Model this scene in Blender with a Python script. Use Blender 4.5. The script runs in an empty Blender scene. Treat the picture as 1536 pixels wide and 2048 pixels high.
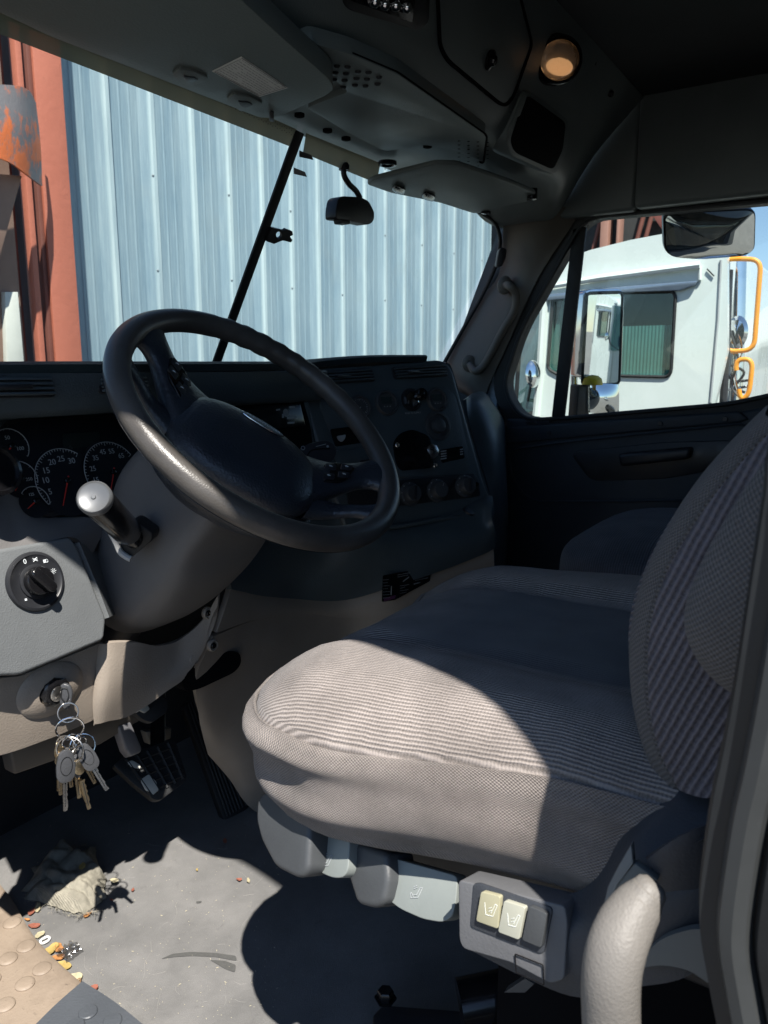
import bpy, bmesh, math, random
from math import sin, cos, pi, radians, sqrt, atan2
from mathutils import Vector, Matrix, noise
from mathutils.geometry import tessellate_polygon
V = Vector
random.seed(7)
sc = bpy.context.scene
C = bpy.context.collection

# ------------------------------------------------------------------ camera, sky, sun, exposure
FOC = 1547.0; EYE = V((-1.23, 0.0, 0.92)); PITCH = radians(10.6); YAW = radians(57)
cd = bpy.data.cameras.new('camera'); cam = bpy.data.objects.new('camera', cd); C.objects.link(cam)
cam.location = EYE
cam.rotation_euler = (pi/2-PITCH, 0, -YAW)
cd.sensor_fit = 'VERTICAL'; cd.sensor_height = 36; cd.lens = FOC/2048*36
cd.clip_start = 0.01; cd.clip_end = 800
cd.dof.use_dof = True; cd.dof.focus_distance = 1.15; cd.dof.aperture_fstop = 14
sc.camera = cam
SUN = V((.43, .455, -1)).normalized()
w = bpy.data.worlds.new("World"); sc.world = w; w.use_nodes = True
nt = w.node_tree; bg = nt.nodes['Background']
sky = nt.nodes.new('ShaderNodeTexSky'); sky.sky_type = 'NISHITA'; sky.sun_disc = False
sky.sun_elevation = math.asin(-SUN.z); sky.sun_rotation = atan2(-SUN.x, -SUN.y); sky.air_density = .9; sky.dust_density = .15; sky.ozone_density = 3.0
nt.links.new(sky.outputs[0], bg.inputs[0]); bg.inputs[1].default_value = 0.075
ld = bpy.data.lights.new('sun', 'SUN'); ld.energy = 5.0; ld.angle = radians(.53); ld.color = (1, .95, .88)
lo = bpy.data.objects.new('sun', ld); C.objects.link(lo); lo.rotation_euler = SUN.to_track_quat('-Z', 'Y').to_euler(); lo.location = (-8, -8, 18)
vs = sc.view_settings; vs.view_transform = 'Standard'; vs.look = 'None'; vs.gamma = 1; vs.exposure = 1.0
sc.cycles.use_denoising = True; sc.cycles.max_bounces = 10; sc.cycles.transparent_max_bounces = 12
sc.cycles.diffuse_bounces = 5; sc.cycles.sample_clamp_indirect = 6; sc.cycles.caustics_reflective = False; sc.cycles.caustics_refractive = False
FZ = -.03; GZ = -1.32

# ------------------------------------------------------------------ points seen along a viewing direction, taken on real planes
FH = V((sin(YAW), cos(YAW), 0)); RT = V((cos(YAW), -sin(YAW), 0))
FW = FH*cos(PITCH)+V((0, 0, -sin(PITCH))); UP = FH*sin(PITCH)+V((0, 0, cos(PITCH)))
def ray(u, v): return FW*FOC+RT*(u-768)-UP*(v-1024)
def on(u, v, ax, val):
    d = ray(u, v); i = 'XYZ'.index(ax); return EYE+d*((val-EYE[i])/d[i])
class Pl:
    def __init__(s, o, n, a=None):
        s.o = V(o); s.n = V(n).normalized()
        s.a = (V(a) if a else V((0, 0, 1)).cross(s.n)).normalized(); s.a = (s.a-s.n*s.a.dot(s.n)).normalized()
        s.b = s.n.cross(s.a)
    def hit(s, u, v, off=0):
        d = ray(u, v); o = s.o+s.n*off; return EYE+d*((o-EYE).dot(s.n)/d.dot(s.n))
    def at(s, x, y, z=0): return s.o+s.a*x+s.b*y+s.n*z
    def sh(s, off): return Pl(s.o+s.n*off, s.n, s.a)
    def moved(s, o): return Pl(o, s.n, s.a)
PX = lambda x: Pl((x, 0, 0), (-1, 0, 0))
PY = lambda y: Pl((0, y, 0), (0, -1, 0))

# ------------------------------------------------------------------ curves
def cr(pts, n=6, closed=False):
    pts = [V(p) for p in pts]; m = len(pts); out = []
    rng = range(m) if closed else range(m-1)
    for i in rng:
        p1, p2 = pts[i], pts[(i+1) % m]
        p0 = pts[(i-1) % m] if (closed or i > 0) else p1*2-p2
        p3 = pts[(i+2) % m] if (closed or i+2 < m) else p2*2-p1
        for k in range(n):
            t = k/n
            out.append(.5*((2*p1)+(p2-p0)*t+(2*p0-5*p1+4*p2-p3)*t*t+(3*p1-p0-3*p2+p3)*t**3))
    if not closed: out.append(pts[-1].copy())
    return out
def rpoly(pts, r=8, n=4):
    pts = [V(p) for p in pts]; out = []
    for i, p in enumerate(pts):
        a = pts[i-1]-p; b = pts[(i+1) % len(pts)]-p
        ra = min(r, a.length*.45); rb = min(r, b.length*.45)
        s = p+a.normalized()*ra; e = p+b.normalized()*rb
        for k in range(n+1):
            t = k/n; out.append(s*(1-t)**2+p*2*t*(1-t)+e*t*t)
    return out

# ------------------------------------------------------------------ mesh building
class MB:
    def __init__(s): s.v = []; s.f = []; s.uv = []
    def add(s, v, f, uv=None):
        k = len(s.v); s.v += [V(p) for p in v]; s.f += [tuple(i+k for i in q) for q in f]
        s.uv += (uv if uv else [(0, 0)]*len(v)); return s
    def bm(s, b):
        b.verts.index_update(); s.add([x.co.copy() for x in b.verts], [[q.index for q in f.verts] for f in b.faces]); b.free(); return s
    def prism(s, pts, vec, bev=0, seg=2, ang=25):
        pts = [V(p) for p in pts]; vec = V(vec); n = len(pts); b = bmesh.new()
        lo = [b.verts.new(p) for p in pts]; hi = [b.verts.new(p+vec) for p in pts]
        b.faces.new(lo); b.faces.new(hi[::-1])
        for i in range(n): b.faces.new((lo[i], hi[i], hi[(i+1) % n], lo[(i+1) % n]))
        bmesh.ops.recalc_face_normals(b, faces=b.faces)
        if bev > 0:
            ed = [e for e in b.edges if len(e.link_faces) == 2 and e.calc_face_angle(0) > radians(ang)]
            bmesh.ops.bevel(b, geom=ed, offset=bev, segments=seg, profile=.5, affect='EDGES', clamp_overlap=True)
        return s.bm(b)
    def ppx(s, pts, plane, th, r=8, bev=.002, off=0, seg=2):
        """outline in picture units laid on a plane of the place, thickened away from the viewer side"""
        o = rpoly([(a, b, 0) for a, b in pts], r) if r else [V((a, b, 0)) for a, b in pts]
        return s.prism([plane.hit(p.x, p.y, off) for p in o], plane.n*-th, bev, seg)
    def box(s, c, size, rot=None, bev=0, seg=2):
        x, y, z = [k/2 for k in size]; R = rot if rot else Matrix.Identity(3); c = V(c)
        return s.prism([c+R @ V(p) for p in ((-x, -y, -z), (x, -y, -z), (x, y, -z), (-x, y, -z))], R @ V((0, 0, 2*z)), bev, seg)
    def tube(s, pts, r, n=10, cap=True, flat=None, closed=False):
        pts = [V(p) for p in pts]; m = len(pts); rr = r if isinstance(r, (list, tuple)) else [r]*m
        t0 = (pts[1]-pts[0]).normalized(); ref = flat if flat else (V((0, 0, 1)) if abs(t0.z) < .9 else V((1, 0, 0)))
        a = (ref-t0*ref.dot(t0)).normalized(); vv = []; uv = []; L = 0
        for i, p in enumerate(pts):
            if closed: t = (pts[(i+1) % m]-pts[i-1]).normalized()
            else: t = (pts[min(i+1, m-1)]-pts[max(i-1, 0)]).normalized()
            a = (a-t*a.dot(t)).normalized(); b = t.cross(a)
            ra = rr[i] if isinstance(rr[i], (tuple, list)) else (rr[i], rr[i])
            if i: L += (p-pts[i-1]).length
            for k in range(n):
                th = 2*pi*k/n; vv.append(p+a*cos(th)*ra[0]+b*sin(th)*ra[1]); uv.append((L, ra[0]*th))
        ff = []
        for i in range(m if closed else m-1):
            for k in range(n):
                j = (i+1) % m; ff.append((i*n+k, i*n+(k+1) % n, j*n+(k+1) % n, j*n+k))
        if cap and not closed: ff.append(tuple(range(n))[::-1]); ff.append(tuple((m-1)*n+k for k in range(n)))
        return s.add(vv, ff, uv)
    def lathe(s, c, ax, prof, n=32, ref=None, sx=1):
        """prof: list of (radius, height along axis)"""
        c = V(c); ax = V(ax).normalized(); ref = V(ref) if ref else (V((0, 0, 1)) if abs(ax.z) < .9 else V((1, 0, 0)))
        a = (ref-ax*ref.dot(ax)).normalized(); b = ax.cross(a); vv = []; ff = []
        for r, h in prof:
            for k in range(n):
                th = 2*pi*k/n; vv.append(c+ax*h+a*cos(th)*r*sx+b*sin(th)*r)
        for i in range(len(prof)-1):
            for k in range(n): ff.append((i*n+k, i*n+(k+1) % n, (i+1)*n+(k+1) % n, (i+1)*n+k))
        if prof[0][0] > 1e-6: ff.append(tuple(range(n))[::-1])
        if prof[-1][0] > 1e-6: ff.append(tuple((len(prof)-1)*n+k for k in range(n)))
        return s.add(vv, ff)
    def grid(s, rows, nu=1, nv=1, th=0, closed_u=False):
        """rows of 3D points, smoothed; th gives the sheet a real thickness"""
        rows = [cr(r, nu, closed_u) if nu > 1 else [V(p) for p in r] for r in rows]
        if nv > 1:
            cols = [cr([r[j] for r in rows], nv) for j in range(len(rows[0]))]
            rows = [[c[i] for c in cols] for i in range(len(cols[0]))]
        m, n = len(rows), len(rows[0]); vv = [p for r in rows for p in r]; uv = []
        lv = 0
        for i, r in enumerate(rows):
            if i: lv += (r[n//2]-rows[i-1][n//2]).length
            lu = 0
            for j, p in enumerate(r):
                if j: lu += (p-r[j-1]).length
                uv.append((lu, lv))
        ff = [(i*n+j, i*n+(j+1) % n, (i+1)*n+(j+1) % n, (i+1)*n+j) for i in range(m-1) for j in range(n if closed_u else n-1)]
        if th:
            b = bmesh.new(); bv = [b.verts.new(p) for p in vv]
            for q in ff: b.faces.new([bv[i] for i in q])
            b.normal_update(); nr = [x.normal.copy() for x in bv]; b.free()
            k = len(vv); back = [p-nr[i]*th for i, p in enumerate(vv)]
            edge = [(i*n, (i+1)*n) for i in range(m-1)][::1]
            f2 = [tuple(i+k for i in q[::-1]) for q in ff]; f3 = []
            bd = [j for j in range(n)]+[i*n+n-1 for i in range(1, m)]+[(m-1)*n+j for j in range(n-2, -1, -1)]+[i*n for i in range(m-2, 0, -1)]
            if not closed_u:
                for i in range(len(bd)):
                    a, c = bd[i], bd[(i+1) % len(bd)]; f3.append((a, a+k, c+k, c))
            return s.add(vv+back, ff+f2+f3, uv+uv)
        return s.add(vv, ff, uv)
    def plate(s, outer, holes, vec):
        loops = [[V(p) for p in outer]]+[[V(p) for p in h] for h in holes]; vec = V(vec)
        tri = tessellate_polygon(loops); allv = [p for l in loops for p in l]; k = len(allv)
        ff = [tuple(t) for t in tri]+[tuple(i+k for i in t[::-1]) for t in tri]; o = 0
        for l in loops:
            m = len(l)
            for i in range(m): ff.append((o+i, o+(i+1) % m, o+(i+1) % m+k, o+i+k))
            o += m
        b = bmesh.new(); bv = [b.verts.new(p) for p in allv+[p+vec for p in allv]]
        for q in ff:
            try: b.faces.new([bv[i] for i in q])
            except ValueError: pass
        bmesh.ops.recalc_face_normals(b, faces=b.faces); return s.bm(b)
    def text(s, t, c, a, b, size, th=.0004, align='CENTER', shear=0):
        cu = bpy.data.curves.new('t', 'FONT'); cu.body = t; cu.size = size; cu.align_x = align; cu.align_y = 'CENTER'; cu.resolution_u = 3
        cu.shear = shear; cu.extrude = th/2
        ob = bpy.data.objects.new('t', cu); C.objects.link(ob); dg = bpy.context.evaluated_depsgraph_get()
        me = bpy.data.meshes.new_from_object(ob.evaluated_get(dg)); c, a, b = V(c), V(a).normalized(), V(b).normalized(); n = a.cross(b)
        s.add([c+a*v.co.x+b*v.co.y+n*v.co.z for v in me.vertices], [list(p.vertices) for p in me.polygons])
        bpy.data.objects.remove(ob); bpy.data.meshes.remove(me); bpy.data.curves.remove(cu); return s
    def build(s, name, mat, parent=None, smooth=42, sub=0, origin=None, **kw):
        me = bpy.data.meshes.new(name)
        if parent is not None: o0 = wloc(parent)
        elif origin is not None: o0 = V(origin)
        else:
            lo = [min(p[i] for p in s.v) for i in range(3)]; hi = [max(p[i] for p in s.v) for i in range(3)]
            o0 = V(((lo[0]+hi[0])/2, (lo[1]+hi[1])/2, lo[2]))
        me.from_pydata([p-o0 for p in s.v], [], s.f); me.update()
        uvl = me.uv_layers.new(name='UVMap')
        for l in me.loops: uvl.data[l.index].uv = s.uv[l.vertex_index]
        if smooth:
            me.polygons.foreach_set('use_smooth', [True]*len(me.polygons)); me.set_sharp_from_angle(angle=radians(smooth))
        me.materials.append(mat); ob = bpy.data.objects.new(name, me); C.objects.link(ob)
        if parent is not None: ob.parent = parent
        else: ob.location = o0
        if sub:
            m = ob.modifiers.new('sub', 'SUBSURF'); m.levels = m.render_levels = sub
        tag(ob, **kw); return ob
def wloc(o):
    p = V((0, 0, 0))
    while o is not None: p += o.location; o = o.parent
    return p
def tag(o, label=None, cat=None, group=None, kind=None):
    if label: o['label'] = label
    if cat: o['category'] = cat
    if group: o['group'] = group
    if kind: o['kind'] = kind
    return o
def thing(name, loc, label, cat, group=None):
    o = bpy.data.objects.new(name, None); C.objects.link(o); o.location = V(loc); o.empty_display_size = .05
    return tag(o, label, cat, group)
def screw(parent, c, n, r=.005, mat=None):
    return MB().lathe(c, n, [(r, 0), (r, .001), (r*.8, .0022), (r*.45, .0022), (r*.4, .001), (0, .001)], 14).build('screw', mat, parent)

# ------------------------------------------------------------------ materials
def lin(r, g, b): return tuple(((c/255)/12.92 if c/255 <= .04045 else ((c/255+.055)/1.055)**2.4) for c in (r, g, b))
class NT:
    def __init__(s, name):
        s.m = bpy.data.materials.new(name); s.m.use_nodes = True; s.t = s.m.node_tree; s.p = s.t.nodes['Principled BSDF']; s.tc = s.t.nodes.new('ShaderNodeTexCoord')
    def n(s, typ, **kw):
        o = s.t.nodes.new(typ)
        for k, v in kw.items():
            if k in o.inputs: o.inputs[k].default_value = v
            else: setattr(o, k, v)
        return o
    def l(s, a, b): s.t.links.new(a, b)
    def co(s, uv=False, sc=(1, 1, 1), rot=(0, 0, 0)):
        m = s.n('ShaderNodeMapping'); m.inputs['Scale'].default_value = sc; m.inputs['Rotation'].default_value = rot
        s.l(s.tc.outputs['UV' if uv else 'Object'], m.inputs[0]); return m.outputs[0]
    def noise(s, scale, detail=4, rough=.5, co=None, dist=0):
        o = s.n('ShaderNodeTexNoise'); o.inputs['Scale'].default_value = scale; o.inputs['Detail'].default_value = detail
        o.inputs['Roughness'].default_value = rough; o.inputs['Distortion'].default_value = dist
        s.l(co if co else s.tc.outputs['Object'], o.inputs['Vector']); return o.outputs['Fac']
    def ramp(s, fac, stops):
        r = s.n('ShaderNodeValToRGB'); e = r.color_ramp.elements
        while len(e) < len(stops): e.new(.5)
        for i, (p, c) in enumerate(stops):
            e[i].position = p; e[i].color = (*c, 1) if isinstance(c, tuple) else (c, c, c, 1)
        s.l(fac, r.inputs[0]); return r.outputs[0]
    def mix(s, fac, a, b, typ='MIX'):
        m = s.n('ShaderNodeMix', data_type='RGBA', blend_type=typ)
        for i, x in ((0, fac), (6, a), (7, b)):
            if isinstance(x, (int, float)): m.inputs[i].default_value = x
            elif isinstance(x, tuple): m.inputs[i].default_value = (*x, 1)
            else: s.l(x, m.inputs[i])
        return m.outputs[2]
    def math(s, op, a, b=0):
        m = s.n('ShaderNodeMath', operation=op)
        for i, x in ((0, a), (1, b)):
            if isinstance(x, (int, float)): m.inputs[i].default_value = x
            else: s.l(x, m.inputs[i])
        return m.outputs[0]
    def bump(s, h, dist, strength=1, prev=None):
        b = s.n('ShaderNodeBump'); b.inputs['Distance'].default_value = dist; b.inputs['Strength'].default_value = strength
        s.l(h, b.inputs['Height'])
        if prev: s.l(prev, b.inputs['Normal'])
        return b.outputs[0]
    def out(s, col=None, rough=None, nrm=None, **kw):
        for k, x in (('Base Color', col), ('Roughness', rough)):
            if x is None: continue
            if isinstance(x, tuple): s.p.inputs[k].default_value = (*x, 1)
            elif isinstance(x, (int, float)): s.p.inputs[k].default_value = x
            else: s.l(x, s.p.inputs[k])
        if nrm: s.l(nrm, s.p.inputs['Normal'])
        for k, x in kw.items(): s.p.inputs[k.replace('_', ' ')].default_value = x
        return s.m
def vinyl(name, col, rough=.5, grain=420, depth=.0005, dirt=.25, spec=.4):
    t = NT(name); c2 = tuple(min(1, c*1.5+.01) for c in col)
    v = t.n('ShaderNodeTexVoronoi', feature='SMOOTH_F1'); v.inputs['Scale'].default_value = grain; t.l(t.tc.outputs['Object'], v.inputs['Vector'])
    n1 = t.noise(9, 5, .65); n2 = t.noise(grain*2.2, 2)
    c = t.mix(t.ramp(n1, [(.4, 0.), (.72, dirt)]), col, c2)
    r = t.ramp(n1, [(.3, rough-.06), (.75, rough+.1)])
    return t.out(c, r, t.bump(n2, depth*.5, .6, t.bump(v.outputs['Distance'], depth, .7)), Specular_IOR_Level=spec)
def plain(name, col, rough=.5, metal=0, wear=.15, scale=25, bump=.0, spec=.5, coat=0):
    t = NT(name); n1 = t.noise(scale, 5, .6)
    c = t.mix(t.ramp(n1, [(.35, 0.), (.75, wear)]), col, tuple(min(1, c*1.6+.02) for c in col))
    r = t.ramp(n1, [(.3, max(.02, rough-.08)), (.7, rough+.08)])
    nrm = t.bump(t.noise(scale*14, 3), bump) if bump else None
    return t.out(c, r, nrm, Metallic=metal, Specular_IOR_Level=spec, Coat_Weight=coat)
M = {}
M['dash'] = vinyl('dash_vinyl', (.060, .078, .088), .38, spec=.45)
M['dash_lit'] = vinyl('dash_vinyl_lit', (.130, .138, .142), .42, grain=560, depth=.0005)  # paler copy of the dash vinyl, sunlight put into the pod colour
M['pad'] = vinyl('dash_top_vinyl', (.022, .034, .038), .6, spec=.15)
M['wheel'] = vinyl('wheel_leather', (.062, .057, .052), .34, grain=520, depth=.0003, dirt=.8, spec=.42)
M['hub'] = vinyl('hub_vinyl', (.026, .031, .040), .32, grain=300, depth=.0008, spec=.5)
M['shroud'] = vinyl('shroud_plastic', (.135, .13, .128), .5, grain=600, depth=.0003)
M['tan'] = vinyl('tan_plastic', (.275, .235, .195), .52, grain=420, depth=.0004, dirt=.3)
M['head'] = vinyl('headliner_plastic', (.13, .155, .155), .42, grain=500, depth=.0003, spec=.5)
M['visor'] = vinyl('visor_vinyl', (.135, .162, .158), .5, grain=350, depth=.0007)
M['dark'] = plain('black_plastic', (.015, .016, .019), .45)
M['black'] = plain('black_gloss', (.006, .006, .007), .18)
M['rubber'] = plain('black_rubber', (.008, .009, .010), .6, scale=60, bump=.0003)
M['hole'] = plain('dark_opening', (.003, .003, .004), .9, spec=.1)  # near-black stand-in for the shade inside openings and gaps
M['gtrim'] = vinyl('pillar_plastic', (.13, .118, .10), .5, grain=500, depth=.0003)
M['lever'] = plain('lever_plastic', (.052, .056, .06), .5, bump=.0002)
M['leverl'] = plain('pale_lever_plastic', (.20, .22, .21), .45, bump=.0001)
M['ivory'] = plain('ivory_plastic', (.36, .34, .23), .45)
M['chrome'] = plain('chrome', (.75, .76, .78), .1, 1, wear=.1)
M['steel'] = plain('worn_steel', (.55, .53, .5), .3, 1, wear=.3, scale=90)
M['brass'] = plain('brass_key', (.62, .50, .33), .32, 1, wear=.3, scale=90)
M['paper'] = plain('sticker_paper', (.62, .65, .62), .7)
M['ink'] = plain('dark_ink', (.03, .03, .03), .6)
M['white'] = plain('white_print', (.62, .66, .68), .6)
M['grey'] = plain('grey_print', (.32, .34, .35), .6)
M['red'] = plain('red_needle', (.5, .03, .02), .5)
M['amber'] = plain('amber_print', (.45, .20, .06), .5)
M['seatbase'] = vinyl('seat_base_plastic', (.040, .044, .052), .45, grain=500, depth=.0003)
M['truck'] = plain('white_truck_paint', (.60, .66, .63), .28, wear=.2, scale=3, coat=.4)
M['orange'] = plain('orange_rail_paint', (.75, .28, .02), .45)
M['yellow'] = plain('yellow_plastic', (.75, .55, .03), .4)

def fabric(name, col, col2, period=.0042, rib=True, uv=True, depth=.0012, rot=0, mot=.5, plush=False):
    t = NT(name); co = t.co(uv, rot=(0, 0, rot)); sx = t.n('ShaderNodeSeparateXYZ')
    wob = t.n('ShaderNodeTexNoise'); wob.inputs['Scale'].default_value = 60; t.l(co, wob.inputs['Vector'])
    ad = t.n('ShaderNodeVectorMath', operation='MULTIPLY_ADD'); t.l(wob.outputs['Color'], ad.inputs[0]); ad.inputs[1].default_value = (.0017,)*3; t.l(co, ad.inputs[2])
    t.l(ad.outputs[0], sx.inputs[0]); k = 2*pi/period
    a = t.math('SINE', t.math('MULTIPLY', sx.outputs[0], k*(.9 if rib else 1))); b = t.math('SINE', t.math('MULTIPLY', sx.outputs[1], k))
    if rib: h = t.math('ADD', t.math('MULTIPLY', b, .42), t.math('MULTIPLY', a, .1))
    else: h = t.math('MULTIPLY', t.math('MULTIPLY', a, b), .5)
    h = t.math('ADD', h, .5)
    fz = t.noise(900, 3, .7); big = t.noise(14, 5, .6)
    c = t.mix(t.ramp(h, [(.15, 0.), (.8, 1.)]), col, col2)
    c = t.mix(t.ramp(fz, [(.35, 0.), (.7, .45)]), c, tuple(x*1.35 for x in col2))
    c = t.mix(t.ramp(big, [(.3, 0.), (.7, mot)]), c, tuple(x*.62 for x in col))
    if plush:
        s2 = t.n('ShaderNodeSeparateXYZ'); t.l(t.tc.outputs['UV'], s2.inputs[0])
        mk = t.ramp(t.math('ABSOLUTE', t.math('ADD', s2.outputs[1], .390)), [(.118, 1.), (.124, 0.)])
        mk = t.math('MULTIPLY', mk, t.ramp(s2.outputs[0], [(.40, 1.), (.50, 0.)]))
        h = t.math('MULTIPLY', h, t.math('SUBTRACT', 1.0, t.math('MULTIPLY', mk, .75)))
        c = t.mix(t.math('MULTIPLY', mk, .8), c, t.mix(t.noise(22, 5, .65), (.045, .048, .052), (.10, .105, .11)))
    n = t.bump(fz, .0006, .8, t.bump(h, depth, 1))
    t.p.inputs['Sheen Weight'].default_value = .10; t.p.inputs['Sheen Roughness'].default_value = .5; t.p.inputs['Sheen Tint'].default_value = (.7, .8, .9, 1)
    return t.out(c, .95, n, Specular_IOR_Level=.15)
M['seat_top'] = fabric('ribbed_seat_fabric', (.115, .100, .090), (.38, .335, .31), .0030, plush=True)
M['seat_side'] = fabric('woven_seat_fabric', (.105, .092, .084), (.36, .315, .285), .0038, rib=False)
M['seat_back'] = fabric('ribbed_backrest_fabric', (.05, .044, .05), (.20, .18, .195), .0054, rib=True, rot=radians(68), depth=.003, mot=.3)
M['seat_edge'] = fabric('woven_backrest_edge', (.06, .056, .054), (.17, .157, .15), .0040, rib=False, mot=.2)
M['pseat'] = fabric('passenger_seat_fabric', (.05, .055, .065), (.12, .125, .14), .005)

def glassmat(name, tint=(.93, .97, .96), refl=.06, rough=0.02):
    t = NT(name); t.t.nodes.remove(t.p); tr = t.n('ShaderNodeBsdfTransparent'); tr.inputs[0].default_value = (*tint, 1)
    gl = t.n('ShaderNodeBsdfGlossy'); gl.inputs['Roughness'].default_value = rough; gl.inputs['Color'].default_value = (1, 1, 1, 1)
    ge = t.n('ShaderNodeNewGeometry'); dp = t.n('ShaderNodeVectorMath', operation='DOT_PRODUCT'); t.l(ge.outputs['Normal'], dp.inputs[0]); t.l(ge.outputs['Incoming'], dp.inputs[1])
    sch = t.math('ADD', t.math('MULTIPLY', t.math('POWER', t.math('SUBTRACT', 1.0, t.math('ABSOLUTE', dp.outputs['Value'])), 5.0), .6), refl*.5)
    mx = t.n('ShaderNodeMixShader'); mo = t.t.nodes['Material Output']
    t.l(sch, mx.inputs[0]); t.l(tr.outputs[0], mx.inputs[1]); t.l(gl.outputs[0], mx.inputs[2]); t.l(mx.outputs[0], mo.inputs[0]); return t.m
M['glass'] = glassmat('window_glass', refl=.05)
def tintmat():
    m = glassmat('windshield_shade_band', (.34, .29, .23), .02); T = m.node_tree
    mo = T.nodes['Material Output']; old = mo.inputs[0].links[0].from_socket; tl = T.nodes.new('ShaderNodeBsdfTranslucent'); tl.inputs[0].default_value = (.50, .50, .42, 1)
    a = T.nodes.new('ShaderNodeMixShader'); a.inputs[0].default_value = .5; T.links.new(old, a.inputs[1]); T.links.new(tl.outputs[0], a.inputs[2]); T.links.new(a.outputs[0], mo.inputs[0]); return m
M['tint'] = tintmat()
t = NT('lamp_lens'); M['lens'] = t.out((.9, .85, .75), .05, t.bump(t.noise(60, 2), .003), Transmission_Weight=.7, IOR=1.45)
t = NT('warm_bulb'); M['bulb'] = t.out((.9, .6, .35), .4, Emission_Color=(1, .55, .25, 1), Emission_Strength=.3)
t = NT('mirror_glass'); M['mirror'] = t.out((.86, .9, .9), .01, None, Metallic=1)
# ------------------------------------------------------------------ the yard outside
WY = 4.4
t = NT('asphalt'); n1 = t.noise(1.2, 6, .65); n2 = t.noise(120, 3, .7)
M['asphalt'] = t.out(t.mix(n1, (.07, .068, .064), (.16, .15, .14)), .9, t.bump(n2, .004))
MB().add([(-300, -300, GZ), (300, -300, GZ), (300, 300, GZ), (-300, 300, GZ)], [(0, 1, 2, 3)]).build('ground', M['asphalt'], kind='structure', smooth=0)

# blue trapezoidal metal siding
t = NT('blue_metal_siding'); co = t.co(sc=(2.2, 2.2, .35)); st = t.noise(2.5, 6, .7, co); fine = t.noise(3, 5, .7, t.co(sc=(30, 30, .8)))
cb = t.mix(t.ramp(st, [(.3, 0.), (.75, 1.)]), (.155, .235, .295), (.26, .335, .375))
cb = t.mix(t.ramp(fine, [(.45, 0.), (.75, .35)]), cb, (.42, .52, .55))
vr = t.noise(40, 4, .6)
cb = t.mix(t.ramp(vr, [(.68, 0.), (.74, .5)]), cb, (.09, .10, .11))
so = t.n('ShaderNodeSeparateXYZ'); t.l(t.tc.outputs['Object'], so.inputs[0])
rib_light = t.ramp(t.math('MULTIPLY', so.outputs[1], -1.0), [(.008, 0.), (.020, 1.)])
cb = t.mix(t.math('MULTIPLY', rib_light, t.ramp(t.noise(2, 4, .6, t.co(sc=(6, 1, .5))), [(.35, .45), (.6, .95)])), cb, (.44, .53, .55))  # protruding ribs painted paler to stand in for their bright sunlit look
cb = t.mix(t.ramp(t.noise(1.1, 5, .7), [(.55, 0.), (.75, .35)]), cb, (.26, .29, .28))
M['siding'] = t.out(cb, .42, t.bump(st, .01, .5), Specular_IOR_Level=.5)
def siding(name, x0, x1, z0, z1, y, pitch, label, cat):
    prof = []; x = x0
    while x < x1:
        for dx, dy in ((0, 0), (.09, 0), (.096, -.004), (.106, -.004), (.112, 0), (.17, 0), (.176, -.004), (.186, -.004), (.192, 0), (pitch-.115, 0), (pitch-.045, -.052), (pitch-.016, -.052)):
            prof.append((min(x+dx, x1), y+dy))
        x += pitch
    rows = [[V((a, b, z)) for a, b in prof] for z in (z0, z1)]
    g = MB().grid(rows, th=.002)
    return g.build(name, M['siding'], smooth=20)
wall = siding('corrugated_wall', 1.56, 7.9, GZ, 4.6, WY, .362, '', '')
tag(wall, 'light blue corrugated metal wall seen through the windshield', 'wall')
sb = MB(); x = 1.56+.362-.05
while x < 7.8:
    z = -.9
    while z < 4.5:
        sb.lathe((x, WY-.045, z), (0, -1, 0), [(.009, 0), (.009, .005), (.005, .009), (0, .009)], 6); z += .62
    x += .362*2
sb.build('rivet', plain('siding_rivets', (.32, .36, .38), .4, .6), wall, kind='stuff')

# red steel column at the left end of the wall
t = NT('red_oxide_paint'); n1 = t.noise(2.2, 7, .65); n2 = t.noise(18, 4, .7)
cc = t.mix(n1, (.40, .115, .07), (.52, .17, .11)); cc = t.mix(t.ramp(n2, [(.66, 0.), (.74, .5)]), cc, (.13, .06, .045))
cc = t.mix(t.ramp(t.noise(3, 6, .75, t.co(sc=(5, 5, .6))), [(.60, 0.), (.75, .45)]), cc, (.62, .25, .18))
M['redox'] = t.out(cc, .6, t.bump(n2, .003))
t = NT('dark_red_steel'); n2 = t.noise(7, 6, .7)
M['redark'] = t.out(t.mix(n2, (.10, .035, .028), (.24, .08, .055)), .7)
t = NT('scraped_guard_paint'); n1 = t.noise(3.2, 8, .72, t.co(sc=(1, 1, .6)))
M['guard'] = t.out(t.mix(t.ramp(n1, [(.50, 0.), (.56, 1.)]), (.20, .18, .185), (.72, .17, .05)), .5, t.bump(n1, .01))
y0 = WY-.35
def P2(u, v, y): return on(u, v, 'Y', y)
xr = P2(142, 400, y0).x; xl = P2(62, 400, y0).x
col = thing('steel_column', (xl, y0, GZ), 'red painted steel column standing left of the blue wall', 'column')
MB().box(((xl+xr)/2+.04, y0+.01, 1.9), (xr-xl-.08, .02, 6.4), bev=.003).build('front_flange', M['redox'], col)
MB().box((xl+.07, y0+.10, 1.9), (.03, .16, 6.4), bev=.003).build('web', M['redark'], col)
MB().box((xr-.005, y0+.165, 1.9), (.02, .30, 6.4), bev=.003).build('side_plate', M['redox'], col)
MB().box((xl+.0, y0+.03, 1.9), (.035, .05, 6.4), bev=.004).build('edge_angle', M['redox'], col)
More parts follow.
